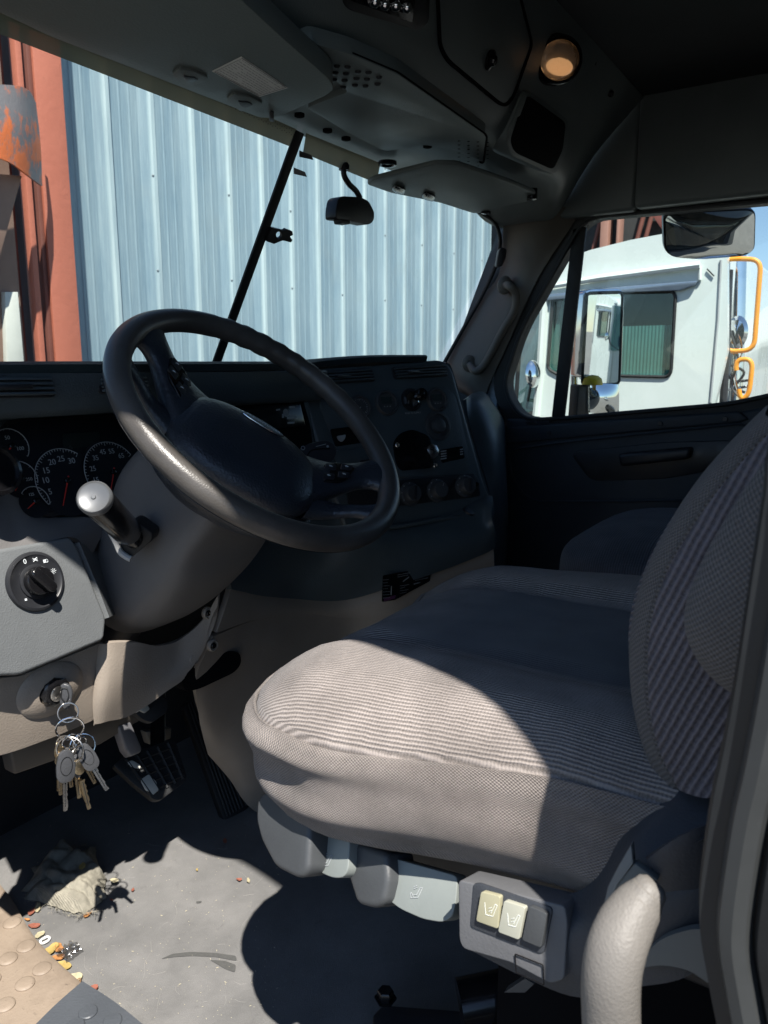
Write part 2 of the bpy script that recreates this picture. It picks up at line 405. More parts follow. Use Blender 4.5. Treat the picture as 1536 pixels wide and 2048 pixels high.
# brown post and bent guard to the left
xb0 = P2(-160, 500, y0-.1).x; xb1 = P2(45, 500, y0-.1).x
post = thing('steel_post', (xb0, y0, GZ), 'brown steel post at the far left edge behind the bent guard', 'post')
t = NT('brown_steel'); n1 = t.noise(4, 6, .7)
M['brown'] = t.out(t.mix(n1, (.17, .10, .075), (.30, .19, .145)), .7)
MB().box(((xb0+xb1)/2, y0-.02, 1.9), (xb1-xb0, .05, 6.4), bev=.004).build('post_face', M['brown'], post)
MB().box((xb1+.06, y0+.12, 1.9), (.09, .04, 6.4), bev=.003).build('dark_channel', M['redark'], post)
yg = y0-.28
gp = [(-230, 185), (-60, 172), (30, 178), (66, 200), (70, 300), (79, 372), (50, 352), (0, 322), (-230, 250)]
g = MB()
top = [(-230, 182, yg-.02), (-60, 172, yg-.03), (20, 171, yg-.02), (52, 180, yg+.03), (67, 205, yg+.14)]
bot = [(-230, 235, yg-.02), (-60, 300, yg-.03), (10, 322, yg-.02), (48, 348, yg+.03), (80, 372, yg+.14)]
g.grid([[P2(*p) for p in top], [P2((a[0]+b[0])/2+3, (a[1]+b[1])/2, (a[2]+b[2])/2-.01) for a, b in zip(top, bot)], [P2(*p) for p in bot]], 5, 5, th=.012)
g.build('bent_guard', M['guard'], label='bent grey metal guard plate with scraped orange paint on the brown post', cat='guard plate')
# brown diagonal shield and white board lower left
brd = MB().prism([P2(*p) for p in ((-200, 330, yg+.1), (44, 352, yg+.1), (-2, 520, yg+.1), (-200, 640, yg+.1))], (0, .02, 0), .002)
brd.build('brown_panel', M['brown'], label='brown steel panel hanging below the bent guard', cat='panel')
MB().prism([P2(*p) for p in ((10, 584, yg+.2), (36, 584, yg+.2), (52, 770, yg+.2), (16, 770, yg+.2))], (0, .04, 0), .002).build('white_board', plain('white_board_paint', (.55, .55, .50), .6), label='narrow white board standing at the left end below the brown panel', cat='board')

# dark open shed with brown beams behind the white truck
sx = 9.5
shed = thing('steel_shed', (sx, 2, GZ), 'dark open steel shed with brown beams above the white truck', 'shed')
t = NT('dark_shed_sheet'); M['shed'] = t.out(t.mix(t.noise(3, 5), (.02, .022, .024), (.055, .055, .055)), .8)
q = lambda u, v, x=sx: on(u, v, 'X', x)
a = q(1160, 500).y; b_ = q(1392, 450).y
MB().box((sx+.2, (a+b_)/2+1.0, 2.4), (.1, a-b_+2.0, 7.4)).build('wall_sheet', M['shed'], shed)
MB().box((sx-.6, (a+b_)/2+1, 6.0), (1.7, a-b_+2.0, .12)).build('roof_sheet', M['shed'], shed)
for u0, u1 in ((1208, 1224), (1240, 1246)):
    p0, p1 = q(u0, 450), q(u1, 450); MB().box((sx-.05, (p0.y+p1.y)/2, 2.4), (.2, p0.y-p1.y, 7.4), bev=.01).build('beam', plain('brown_beam', (.33, .17, .13), .6), shed)
p0, p1 = q(1290, 430), q(1340, 470)
MB().prism([q(1296, 418), q(1392, 418), q(1392, 475), q(1330, 468)], (.1, 0, 0), .004).build('gusset', plain('red_gusset', (.22, .07, .055), .6), shed)
for u in (1180, 1262, 1278):
    p0 = q(u, 450); MB().tube([p0+V((0, 0, -.6)), p0+V((0, -.4, 1.2))], .03).build('brace', M['redark'], shed)

# distant grey building with a roof vent
bx = 17
q = lambda u, v, x=bx: on(u, v, 'X', x)
zt = q(1520, 603).z
fb = thing('warehouse', (bx, -1, GZ), 'low pale grey warehouse with a white roof vent behind the orange rails', 'building')
t = NT('ribbed_grey_sheet'); wv = t.n('ShaderNodeTexWave', bands_direction='Y'); wv.inputs['Scale'].default_value = 1.1; t.l(t.tc.outputs['Object'], wv.inputs['Vector'])
M['greysheet'] = t.out(t.mix(t.noise(.8, 5), (.36, .36, .34), (.5, .49, .46)), .7, t.bump(wv.outputs['Fac'], .03))
ya, yb = q(1440, 600).y, q(1640, 600).y
MB().box((bx+3, (ya+yb)/2-3, (GZ+zt-.7)/2), (6, ya-yb+8, zt-.7-GZ)).build('wall', M['greysheet'], fb)
MB().prism([(bx-.2, ya+1.2, zt-.75), (bx+6.5, ya+1.2, zt+.5), (bx+6.5, ya+1.2, zt+.4), (bx-.2, ya+1.2, zt-.85)], (0, yb-ya-10, 0)).build('roof', plain('pale_roof', (.42, .42, .40), .6), fb)
p = q(1490, 600, bx+3.2); MB().lathe((p.x, p.y, p.z-.35), (0, 0, 1), [(.32, -.3), (.30, .4), (.45, .42), (.45, .52), (.3, .66), (0, .7)], 20).build('roof_vent', plain('vent_white', (.75, .75, .74), .5), fb)

# ------------------------------------------------------------------ the white truck alongside
TX = 3.0
def q(u, v, off=0): return on(u, v, 'X', TX+off)
tr = thing('white_truck', (TX+1.1, 1.2, GZ), 'white semi truck parked alongside, filling the passenger window', 'truck')
# cab side seen through the window: outline with openings for the door glass and the rear side glass
side_o = [q(*p) for p in ((1092, 545), (1112, 525), (1180, 500), (1260, 480), (1340, 465), (1432, 455), (1455, 458), (1455, 700), (1425, 830))]
side_o += [V((TX, side_o[-1].y, -.55)), V((TX, q(1080, 800).y, -.55)), q(1072, 800), q(1086, 640)]
w1 = [q(p.x, p.y) for p in rpoly([(1168, 586), (1352, 582), (1342, 754), (1160, 750)], 16)]
w2 = [q(p.x, p.y) for p in rpoly([(1106, 594), (1135, 592), (1128, 755), (1096, 738)], 9)]
MB().plate(side_o, [w1, w2], (.05, 0, 0)).build('cab_side', M['truck'], tr)
for nm, wpt in (('rear_side_glass', w1), ('door_glass', w2)):
    c = sum(wpt, V((0, 0, 0)))/len(wpt)
    MB().tube([p+V((-.004, 0, 0)) for p in wpt], .009, 6, closed=True).build('window_rubber', M['rubber'], tr)
    mtg = glassmat('truck_glass', (.62, .74, .72), .10)
    MB().prism([p+V((.02, 0, 0)) for p in wpt], (.008, 0, 0)).build(nm, mtg, tr)
# box body of the cab behind the side sheet
yr, yf = q(1440, 640).y, q(1090, 640).y
b = MB(); zR = q(1400, 458).z; zF = q(1100, 540).z
b.prism([(TX+.06, yr+.02, -.5), (TX+.06, yr+.02, zR-.02), (TX+.06, yr+.5, zR-.08), (TX+.06, yf-.12, zF-.03), (TX+.06, yf-.02, 1.1), (TX+.06, yf, -.5)], (2.1, 0, 0), .04, 3)
b.build('cab_body', M['truck'], tr)
def ribbed(u0, v0, u1, v1, off):
    a_, b_ = q(u0, v0, off), q(u1, v1, off); n_ = 60
    return [[V((TX+off+(.004 if k % 2 else 0), a_.y+(b_.y-a_.y)*k/n_, z)) for k in range(n_+1)] for z in (a_.z, b_.z)]
MB().grid(ribbed(1160, 655, 1356, 757, .035), 1, 1).build('window_view', plain('teal_view', (.30, .46, .46), .7, wear=.3, scale=12), tr, smooth=0)  # ribbed teal panel added in place of the view in the side glass
MB().box((TX+.055, (yr+yf)/2, 1.10), (.008, .9, .70)).build('inner_lining', plain('truck_lining', (.05, .06, .06), .8), tr)
MB().prism([q(1098, 700, .03), q(1128, 592, .03), q(1138, 592, .03), q(1112, 752, .03), q(1098, 745, .03)], (.004, 0, 0)).build('window_light', plain('pale_window_light', (.25, .38, .38), .7), tr)  # pale panel painted as the light showing in the door glass
MB().prism([(TX+.14, yf+.012, .72), (TX+.14, yf-.10, 1.22), (TX+.14, yf-.09, 1.22), (TX+.14, yf+.022, .72)], (1.9, 0, 0), .004).build('front_glass', plain('dark_front_glass', (.02, .03, .04), .05), tr)
MB().box((TX+1.1, yf+1.5, -.25), (.9, .06, .65), bev=.02).build('grille', M['chrome'], tr)
for hx in (.45, 1.75): MB().lathe((TX+hx, yf+1.5, -.45), (0, 1, 0), [(.13, -.05), (.13, .03), (.10, .05), (0, .06)], 24).build('headlight', M['lens'], tr)
# windshield side and corner post
p = [q(1086, 640), q(1092, 560), (TX+.35, yf+.10, zF-.1), (TX+.35, yf+.38, .72), q(1040, 830), q(1070, 820)]
MB().prism([V(x) for x in p], (.02, .01, 0)).build('quarter_glass', glassmat('greenish_glass', (.60, .74, .68), .12), tr)
b = MB(); b.tube([q(1092, 560, -.01), q(1086, 640, -.01), q(1079, 760, -.01), q(1072, 832, -.01)], .022, 8); b.build('corner_post', M['truck'], tr)
MB().tube([q(1046, 620, .1), q(1036, 740, .12), q(1030, 830, .12)], .012, 6).build('wiper_arm', M['dark'], tr)
# drip ledge and roof visor line
b = MB(); b.tube([q(1100, 573, -.02), q(1200, 556, -.025), (q(1400, 530, -.025))], [.012, .018, .018], 8); b.tube([q(1400, 534, -.01), q(1400, 560, -.01)], .010, 6); b.build('body_line', M['truck'], tr)
sh = MB(); sh.prism([q(*x) for x in ((1092, 590), (1245, 574), (1398, 562), (1392, 571), (1360, 582), (1240, 586), (1096, 602))], (-.03, 0, 0), .006)
sh.build('window_visor', plain('blue_grey_strip', (.22, .28, .36), .2, .5), tr)
MB().tube([q(1442, 520, -.004), q(1436, 640, -.004), q(1421, 805, -.004)], .006, 6).build('panel_seam', M['grey'], tr)
MB().box(q(1421, 545, -.008), (.006, .05, .006), Matrix.Rotation(.8, 3, 'X')).build('seam_mark', M['dark'], tr)
b = MB(); 
# hood, fender, wheels below the eye line
b.prism([(TX+.25, yf-.02, -.6), (TX+.25, yf-.02, .62), (TX+.3, yf+.9, .52), (TX+.35, yf+1.35, .35), (TX+.35, yf+1.5, -.6)], (1.7, 0, 0), .08, 4); b.build('hood', M['truck'], tr)
for wy in (yf+.75, yr-.9, yr-2.1):
    wh = MB().lathe((TX+.12, wy, GZ+.5), (1, 0, 0), [(.26, .03), (.3, 0), (.48, 0), (.5, .03), (.5, .24), (.48, .28), (.2, .28)], 40).build('wheel', M['rubber'], tr)
    MB().lathe((TX+.13, wy, GZ+.5), (1, 0, 0), [(.0, .06), (.08, .05), (.1, .1), (.22, .09), (.27, .02), (.27, .06)], 32).build('rim', M['chrome'], wh)
MB().box((TX+1.1, yr-1.3, -.75), (1.0, 3.4, .25), bev=.02).build('frame_rail', M['dark'], tr)
MB().lathe((TX+.25, yf-.55, -.95), (0, -1, 0), [(.0, 0), (.26, .0), (.3, .04), (.3, 1.0), (.26, 1.04), (0, 1.04)], 32).build('fuel_tank', M['chrome'], tr)
MB().lathe(q(1066, 748, -.08), (-.6, -.75, .1), [(0, .02), (.025, .018), (.042, .01), (.048, 0), (.044, -.012), (.02, -.03)], 28, sx=1.6).build('hood_mirror', M['mirror'], tr)
MB().tube([q(1066, 748, -.06), q(1058, 790, -.02), q(1050, 830, .15)], .008, 6).build('mirror_stalk', M['dark'], tr)
tr2 = tr.copy(); C.objects.link(tr2); tr2.location = tr.location+V((2.2, -11.5, 0)); tr2['label'] = 'second white semi truck farther back, showing in the side mirror'
for ch in list(tr.children):
    c_ = ch.copy(); C.objects.link(c_); c_.parent = tr2
    for g_ in ch.children: d_ = g_.copy(); C.objects.link(d_); d_.parent = c_
# equipment behind the cab
MB().tube([q(1472, 490, .5), q(1468, 700, .5), q(1460, 860, .5)], .055, 16).build('exhaust_stack', M['chrome'], tr)
MB().tube([q(1458, 540, .12), q(1452, 700, .12), q(1444, 860, .12)], .02, 8).build('rear_fairing', M['dark'], tr)
MB().lathe(q(1474, 665, .35), (-1, 0, 0), [(.0, .04), (.04, .03), (.055, 0), (.045, -.03)], 24, sx=1.6).build('tank_cap', M['chrome'], tr)
for i, (pts, m) in enumerate([(((1460, 660), (1476, 720), (1462, 770), (1484, 800)), 'dark'), (((1470, 650), (1484, 700), (1468, 740), (1478, 790)), 'chrome'), (((1462, 730), (1488, 745), (1470, 775), (1490, 785)), 'dark'), (((1456, 780), (1476, 776), (1500, 772)), 'chrome'), (((1452, 748), (1470, 762), (1502, 760)), 'dark')]):
    MB().tube(cr([q(a, c, .3+.02*i) for a, c in pts], 6), .007, 6).build('air_hose', M[m], tr)
def rail(pts, label):
    MB().tube([on(p.x, p.y, 'X', 3.25) for p in rpoly([(a, b, 0) for a, b in pts], 22, 5)], .0125, 10).build('grab_rail', M['orange'], label=label, cat='grab rail', group='orange rails behind the white truck')
rail([(1440, 520), (1478, 517), (1522, 520), (1508, 700), (1450, 704)], 'taller orange grab rail behind the white truck cab, topping out at mirror height')
rail([(1470, 719), (1506, 718), (1498, 790), (1480, 800)], 'shorter orange grab rail below the taller one behind the white truck')

# unseen blue container, added behind our own truck for reflections in glass
bt = MB(); prof = []; y = -16.0
while y < -2.5:
    prof += [(y, 0), (y+.16, 0), (y+.2, .05), (y+.32, .05)]; y += .36
bt.grid([[V((-5.5-d, y, z)) for y, d in prof] for z in (GZ, 1.4)], th=.003); bt.build('container', M['siding'], label='unseen blue corrugated container added to show in reflections', cat='container')
# ------------------------------------------------------------------ the cab: floor, walls, ceiling
t = NT('rubber_floor_mat'); n1 = t.noise(5, 7, .68); n2 = t.noise(160, 5, .75); n3 = t.noise(38, 5, .7, None, 1.2); n4 = t.noise(900, 2)
c = t.mix(t.ramp(n1, [(.3, 0.), (.7, 1.)]), (.125, .125, .123), (.24, .235, .228))
c = t.mix(t.ramp(n3, [(.60, 0.), (.75, .35)]), c, (.055, .055, .055)); c = t.mix(t.ramp(n2, [(.64, 0.), (.72, .7)]), c, (.30, .28, .23))
c = t.mix(t.ramp(n4, [(.40, .3), (.6, 0.)]), c, (.05, .05, .05))
M['mat'] = t.out(c, t.ramp(n1, [(.3, .5), (.7, .75)]), t.bump(n4, .0012, .8, t.bump(n2, .0006)), Specular_IOR_Level=.35)
MB().box((.2, .3, FZ-.02), (1.66, 2.5, .04)).build('floor', M['mat'], kind='structure')
t = NT('cab_carpet'); M['carpet'] = t.out((.02, .021, .023), .9, t.bump(t.noise(400, 3), .001))
MB().box((0, 1.47, .4), (2.0, .04, 1.0)).build('wall_front', M['carpet'], kind='structure')
MB().box((0, -.87, .75), (2.0, .04, 1.76)).build('wall_back', vinyl('back_wall_vinyl', (.05, .05, .055)), kind='structure')
MB().box((.10, -.115, 1.625), (1.86, 1.47, .03), bev=.003).build('ceiling', vinyl('ceiling_fabric', (.050, .054, .057), .75, grain=500, depth=.0003, spec=.2), kind='structure')
MB().box((.10, .84, 1.648), (1.86, .46, .03)).build('ceiling_front', M['head'], kind='structure')
MB().box((.09, .05, 1.80), (2.12, 1.9, .04), bev=.015).build('roof', M['truck'], kind='structure')
# driver side: body side with the open doorway
def yz(pts, x): return [V((x, a, b)) for a, b in pts]
DX = -.82
low = [(p.y, p.z) for p in [on(u, v, 'X', DX) for u, v in ((1562, 850), (1543, 980), (1516, 1150), (1488, 1330), (1462, 1470), (1437, 1590), (1414, 1780), (1430, 1910), (1456, 2040), (1476, 2140))]]
open_ = cr([(1.02, -.02, 0), (1.02, .90, 0), (.955, 1.03, 0), (.83, 1.23, 0), (.64, 1.45, 0), (.45, 1.51, 0), (.10, 1.52, 0), (-.06, 1.47, 0), (-.075, 1.30, 0), (-.03, 1.12, 0), (.025, .985, 0)]+[(a, c, 0) for a, c in low]+[(low[-1][0], .20, 0), (low[-1][0], -.02, 0)], 5, True)
out_ = [(1.24, -.5), (1.24, .9), (1.06, 1.34), (1.03, 1.66), (-.89, 1.66), (-.89, -.5)]
M['jambdark'] = plain('door_jamb_dark', (.010, .012, .014), .45)
cs = MB().plate(yz(out_, DX), [yz([(p.x, p.y) for p in open_], DX)], (-.02, 0, 0)).build('wall_left', M['jambdark'], kind='structure')
sp = [V((DX, p.x, p.y)) for p in open_]
sl = thing('door_seal', (DX, .03, FZ), 'black rubber seal round the open doorway, blurred at the right edge', 'door seal')
c0 = sum(sp, V((0, 0, 0)))/len(sp)
def inset(pts, d):
    o = []; n = len(pts)
    for i, p in enumerate(pts):
        t_ = (pts[(i+1) % n]-pts[i-1]).normalized(); nn_ = V((0, t_.z, -t_.y))
        if nn_.dot(p-c0) < 0: nn_ = -nn_
        o.append(p+nn_*d)
    return o
for nm_, off_, x_, r_, m_ in (('seal_bulb', .003, -.006, .006, M['rubber']), ('seal_lip', .0175, -.024, .0085, plain('seal_grey', (.036, .039, .040), .5)), ('outer_seal', .034, -.026, .007, M['rubber']), ('flange_edge', .050, -.022, .004, plain('flange_paint', (.05, .08, .09), .4))):
    MB().tube([p+V((x_, 0, 0)) for p in inset(sp, off_)], r_, 8, closed=True).build(nm_, m_, sl)
# outer skin of the body side, standing proud of the inner frame; its opening is shaped to cast the seat shadow
OX = -.95
outer = cr([(1.02, -.05, 0), (1.02, .90, 0), (.95, 1.10, 0), (.80, 1.30, 0), (.62, 1.50, 0), (.42, 1.66, 0), (.20, 1.66, 0), (.04, 1.58, 0), (-.07, 1.46, 0), (-.105, 1.33, 0), (-.115, 1.20, 0), (-.116, 1.05, 0), (-.116, .60, 0), (-.116, -.05, 0)], 6, True)
MB().plate(yz([(1.45, -.7), (1.45, .9), (1.06, 1.50), (.98, 1.80), (-.89, 1.80), (-.89, -.7)], OX), [yz([(p.x, p.y) for p in outer], OX)], (-.02, 0, 0)).build('wall_left_skin', M['truck'], kind='structure')
def rs(pts, n=60):
    pts = [V(p) for p in pts]+[V(pts[0])]; L = [0]
    for a_, b_ in zip(pts, pts[1:]): L.append(L[-1]+(b_-a_).length)
    o = []; k = 0
    for i in range(n):
        d = L[-1]*i/n
        while L[k+1] < d: k += 1
        o.append(pts[k].lerp(pts[k+1], (d-L[k])/max(1e-9, L[k+1]-L[k])))
    return o
def byang(pts, n=72):
    o = []; P_ = rs(pts, 720)
    for i in range(n):
        th = -pi+2*pi*(i+.5)/n; o.append(min(P_, key=lambda p: abs((atan2(p.z-.8, (p.y-.5)*1.4)-th+pi) % (2*pi)-pi)))
    return o
ji, jo = byang(inset(sp, .055)), byang([V((OX+.0, p.x, p.y)) for p in outer])
ji = [p+V((-.02, 0, 0)) for p in ji]
MB().grid([ji+[ji[0]], jo+[jo[0]]], 1, 1).build('door_jamb', M['jambdark'], sl)
# passenger side
wo = rpoly([(on(*p, 'X', 1.0).y, on(*p, 'X', 1.0).z, 0) for p in ((1172, 438), (1536, 405))]+[(-.02, 1.31, 0), (-.04, 1.0, 0), (.18, .875, 0), (.36, .828, 0)]+[(on(*p, 'X', 1.0).y, on(*p, 'X', 1.0).z, 0) for p in ((1130, 833), (1045, 838), (1008, 775), (1045, 660))], .05, 6)
wo2 = [(p.x, p.y) for p in wo]
cw = (sum(p[0] for p in wo2)/len(wo2), sum(p[1] for p in wo2)/len(wo2))
def grow(pts, d):
    n = len(pts); o = []
    for i in range(n):
        t_ = V((pts[(i+1) % n][0]-pts[i-1][0], pts[(i+1) % n][1]-pts[i-1][1])); nn_ = V((t_.y, -t_.x)).normalized()
        s_ = 1 if nn_.dot(V((pts[i][0]-cw[0], pts[i][1]-cw[1]))) > 0 else -1
        o.append((pts[i][0]+nn_.x*d*s_, pts[i][1]+nn_.y*d*s_))
    return o
MB().plate(yz(out_, 1.05), [yz(grow(wo2, .03), 1.05)], (.05, 0, 0)).build('wall_right', plain('cab_paint_inside', (.05, .055, .06), .5), kind='structure')
dr = thing('passenger_door', (1.03, .4, FZ), 'closed passenger door with dark panel and rounded window beyond the seats', 'door')
fo = grow(wo2, .045)
b = MB().plate(yz(fo, 1.0), [yz(wo2, 1.0)], (.05, 0, 0)); b.build('window_frame', M['rubber'], dr)
MB().tube(yz(grow(wo2, .004), .997), .006, 6, closed=True).build('glass_seal', M['rubber'], dr)
g = MB().prism(yz(wo2, 1.02), (.004, 0, 0)); g.build('door_glass', M['glass'], dr)
pt, pb = on(1157, 455, 'X', 1.0), on(1114, 835, 'X', 1.0)
MB().prism([pt+V((.0, .018, .0)), pt+V((0, -.022, 0)), pb+V((0, -.022, 0)), pb+V((0, .018, 0))], (.012, 0, 0), .003).build('vent_post', M['rubber'], dr)
# door panel
def q(u, v, x=1.0): return on(u, v, 'X', x)
pz = lambda u, v: q(u, v)
pan = [(1.02, .12), (1.02, .62), (1.00, .765), (.90, .770)]+[(.84, .755), (.36, .800), (.15, .85), (-.05, .96), (-.25, .98), (-.25, .12)]
M['doorp'] = vinyl('door_panel_vinyl', (.032, .039, .048), .5, grain=300, spec=.3)
MB().prism(yz(pan, .995), (.04, 0, 0), .012, 3).build('door_panel', M['doorp'], dr)
b = MB(); b.prism([q(1010, 855), q(1180, 842), q(1480, 822), q(1500, 838), q(1480, 845), q(1180, 872), q(1010, 888)], (-.014, 0, 0), .006, 3); b.build('sill_trim', M['doorp'], dr)
rec = rpoly([(1015, 900, 0), (1120, 885, 0), (1500, 845, 0), (1505, 960, 0), (1400, 1000, 0), (1060, 1004, 0), (1025, 960, 0)], 30, 5)
MB().tube([q(p.x, p.y, .990) for p in rec], .004, 6, closed=True).build('panel_bead', M['doorp'], dr)
MB().ppx([(1138, 905), (1320, 885), (1480, 880), (1455, 935), (1330, 958), (1180, 962)], PX(.99), .01, 20, .004).build('armrest_recess', M['dark'], dr)
MB().prism([q(1245, 905), q(1390, 892), q(1385, 915), q(1250, 930)], (-.05, 0, 0), .01, 3).build('pull_handle', M['dark'], dr)
for u, v in ((1098, 866), (1320, 847), (1450, 838)): MB().lathe(q(u, v, .978), (-1, 0, 0), [(.007, 0), (.006, .002), (0, .002)], 12).build('trim_plug', M['dark'], dr)
for u0 in (1052, 1078):
    MB().ppx([(u0, 843), (u0+20, 841), (u0+20, 847), (u0, 849)], PX(.985), .004, 2, .001).build('sill_slot', M['dark'], dr)
# white jamb paint between pillar trim and door frame
MB().prism([V((1.012, 1.075, .60)), V((1.012, 1.03, .60)), V((1.012, 1.035, .82)), V((1.012, .99, .95)), V((1.012, 1.03, .95)), V((1.012, 1.075, .82))], (.03, 0, 0), .003).build('jamb', plain('jamb_paint', (.30, .36, .42), .3), dr)

# outer mirrors on the passenger side
def mirror_plate(mb, pts, plane, th, r=10, bev=.006): return mb.ppx(pts, plane, th, r, bev)
mx = 1.36
c_ = on(1205, 700, 'X', mx)
vdir = (EYE-c_).normalized(); tgt = (V((.35, -1, -.03))).normalized(); nm = (vdir+tgt).normalized()
mir = thing('side_mirror', (mx, c_.y, .7), 'tall chrome framed side mirror outside the passenger window', 'mirror')
pm = Pl(c_, nm)
pm2 = Pl(c_, nm)
MB().ppx([(1170, 582), (1185, 578), (1240, 577), (1249, 588), (1243, 752), (1162, 756)], pm2.sh(-.006), .05, 8, .008).build('housing', M['chrome'], mir)
MB().ppx([(1176, 590), (1242, 588), (1236, 765), (1166, 768)], pm2.sh(.004), .004, 6, 0).build('mirror_face', M['mirror'], mir)
MB().tube([pm2.hit(p.x, p.y, .003) for p in rpoly([(1174, 586, 0), (1245, 584, 0), (1238, 768, 0), (1164, 770, 0)], 9, 5)], .005, 8, closed=True).build('gasket', M['rubber'], mir)
MB().tube([on(1153, 560, 'X', mx-.02), on(1150, 700, 'X', mx-.02), on(1146, 850, 'X', mx-.02)], .012, 10).build('support_post', M['chrome'], mir)
MB().ppx([(1158, 770), (1178, 770), (1178, 850), (1152, 850)], pm2.sh(-.002), .04, 4, .004).build('lower_bracket', M['dark'], mir)
MB().lathe(pm2.hit(1184, 768, .02), pm2.b, [(.034, -.002), (.034, .004), (.030, .018), (.018, .027), (0, .030)], 26).build('yellow_cap', M['yellow'], mir, label='yellow domed cap')
rows = []
for j in range(5):
    rr = []
    for i in range(5):
        u = 1178+57*i/4; v = 769+56*j/4; bl = .02*(1-((i-2)/2)**2)*(1-((j-2)/2)**2)+.002
        rr.append(pm2.hit(u, v, bl))
    rows.append(rr)
MB().grid(rows, 4, 4, th=.006).build('convex_glass', M['mirror'], mir)
# look-down mirror above the passenger window (convex)
lm = thing('look_down_mirror', (1.16, .46, 1.19), 'wide convex look-down mirror hanging above the passenger window', 'mirror')
nn = V((-.75, -.42, -.48)).normalized(); cl = on(1418, 468, 'X', 1.17); pl = Pl(cl, nn, (-.49, .87, 0))
ol = rpoly([(1326, 430, 0), (1345, 424, 0), (1500, 417, 0), (1512, 424, 0), (1510, 500, 0), (1490, 512, 0), (1400, 519, 0), (1345, 515, 0), (1328, 500, 0)], 12, 3)
fr = [pl.hit(p.x, p.y) for p in ol]
MB().prism([p+nn*.003 for p in fr], nn*-.03, .006, 3).build('housing', M['black'], lm)
cc = sum(fr, V((0, 0, 0)))/len(fr); rows = []
for k in range(7):
    f = k/6*.96; rows.append([cc+(p-cc)*f+nn*(.0035+.034*(1-f*f)) for p in fr])
MB().grid(rows, closed_u=True).build('mirror_face', M['mirror'], lm)
MB().ppx([(1385, 404), (1462, 398), (1462, 424), (1385, 428)], pl.sh(-.01), .03, 4, .004).build('bracket', M['dark'], lm)

# ------------------------------------------------------------------ windshield
wn = V((0, -.416, -.235)).normalized()
ws = Pl((0, 1.235, .92), wn, (-1, 0, 0))
wt = thing('windshield', (0, 1.3, .82), 'two-pane windshield with a black centre post facing the blue wall', 'windshield')
def wp(x, z): return V((x, 1.235-.235/.416*(z-.92), z))
MB().prism([wp(-.80, .80), wp(-.012, .80), wp(-.012, 1.385), wp(-.80, 1.385)], wn*-.006).build('pane', M['glass'], wt)
MB().prism([wp(.012, .80), wp(.97, .80), wp(.97, 1.385), wp(.012, 1.385)], wn*-.006).build('pane', M['glass'], wt)
MB().prism([ws.hit(*p) for p in ((589, 258), (605, 266), (426, 760), (410, 760))], wn*.006, .002).build('centre_post', M['rubber'], wt)
# shade band along the top: outer strip plus dotted print
b = MB(); b.prism([ws.hit(*p, .002) for p in ((-60, -40), (0, -10), (130, 46), (300, 128), (592, 258), (588, 296), (300, 184), (0, 68), (-60, 44))], wn*.0015); b.build('shade_band', M['tint'], wt)
b = MB(); b.prism([ws.hit(*p, .002) for p in ((612, 266), (760, 326), (752, 366), (606, 306))], wn*.0015); b.build('shade_band', M['tint'], wt)
b = MB()
for i in range(60):
    u = 30+9.3*i
    for j in range(4):
        v0 = -14+(262+10)/590*u; p = ws.hit(u+(j % 2)*4, v0+4+j*4.2, .0045); b.lathe(p, wn, [(.0011, 0), (0, .0003)], 6)
b.build('dot_print', M['dark'], wt, kind='stuff')
edge = [(1003, 436), (1002, 470), (996, 515), (975, 565), (935, 640), (886, 728)]
b = MB(); e1 = [ws.hit(*p, .003) for p in cr([(a, c, 0) for a, c in edge], 6) for p in [(p.x, p.y)]]
b.tube([ws.hit(p.x, p.y, .004) for p in cr([(960, 424, 0), (985, 440, 0), (997, 462, 0), (1000, 490, 0), (990, 535, 0), (965, 590, 0), (928, 655, 0), (886, 730, 0)], 6)], .006, 8)
b.build('edge_seal', M['rubber'], wt)
for u, v, w_, h_, m, nm_, lb in ((601, 346, 13, 8, 'grey', 'tag_sticker', 'small faded tag stuck at the top of the right pane'), (613, 312, 14, 8, 'ink', 'tag_sticker', None)):
    MB().ppx([(u-w_, v-h_-3), (u+w_*.7, v-h_+6), (u+w_, v+h_), (u-w_, v+h_-6)], ws.sh(.006), .001, 1, 0).build(nm_, M[m], wt, label=lb)
# black plastic bracket with a hole
bk = [(543, 455), (568, 461), (572, 458), (585, 463), (586, 470), (580, 473), (585, 480), (582, 485), (570, 482), (565, 481), (548, 488), (534, 483)]
MB().plate([ws.hit(a, c, .010) for a, c in bk], [[ws.hit(558+6*cos(k*pi/5), 470+7*sin(k*pi/5), .010) for k in range(10)]], wn*-.006).build('toll_bracket', M['dark'], label='small black plastic bracket with a hole stuck to the glass right of the centre post', cat='bracket')
# dash camera on a curved arm
dc = thing('dash_camera', ws.hit(708, 420, .05), 'small black dash camera hanging from the windshield top on a bent arm', 'camera')
pc = Pl(ws.hit(708, 420, .04), (0, -1, 0))
arm = [(688, 333), (688, 350), (698, 368), (712, 382), (720, 396)]
MB().tube([pc.hit(p.x, p.y) for p in cr([(a, c, 0) for a, c in arm], 5)], .006, 8).build('arm', M['dark'], dc)
MB().lathe(pc.hit(688, 334), (0, 0, 1), [(.011, -.006), (.011, .004), (.008, .008), (0, .008)], 14).build('foot', M['dark'], dc)
MB().ppx([(676, 398), (684, 392), (722, 394), (738, 402), (749, 424), (748, 442), (738, 450), (720, 446), (690, 440), (672, 438), (672, 420)], pc.sh(.01), .028, 6, .006).build('body', M['dark'], dc)
MB().ppx([(682, 438), (700, 440), (700, 449), (684, 447)], pc.sh(.012), .02, 2, .002).build('sensor', M['dark'], dc)
MB().lathe(pc.hit(712, 420, -.037), (0, 1, 0), [(.014, 0), (.014, .006), (.010, .007), (0, .004)], 18).build('lens', M['black'], dc)

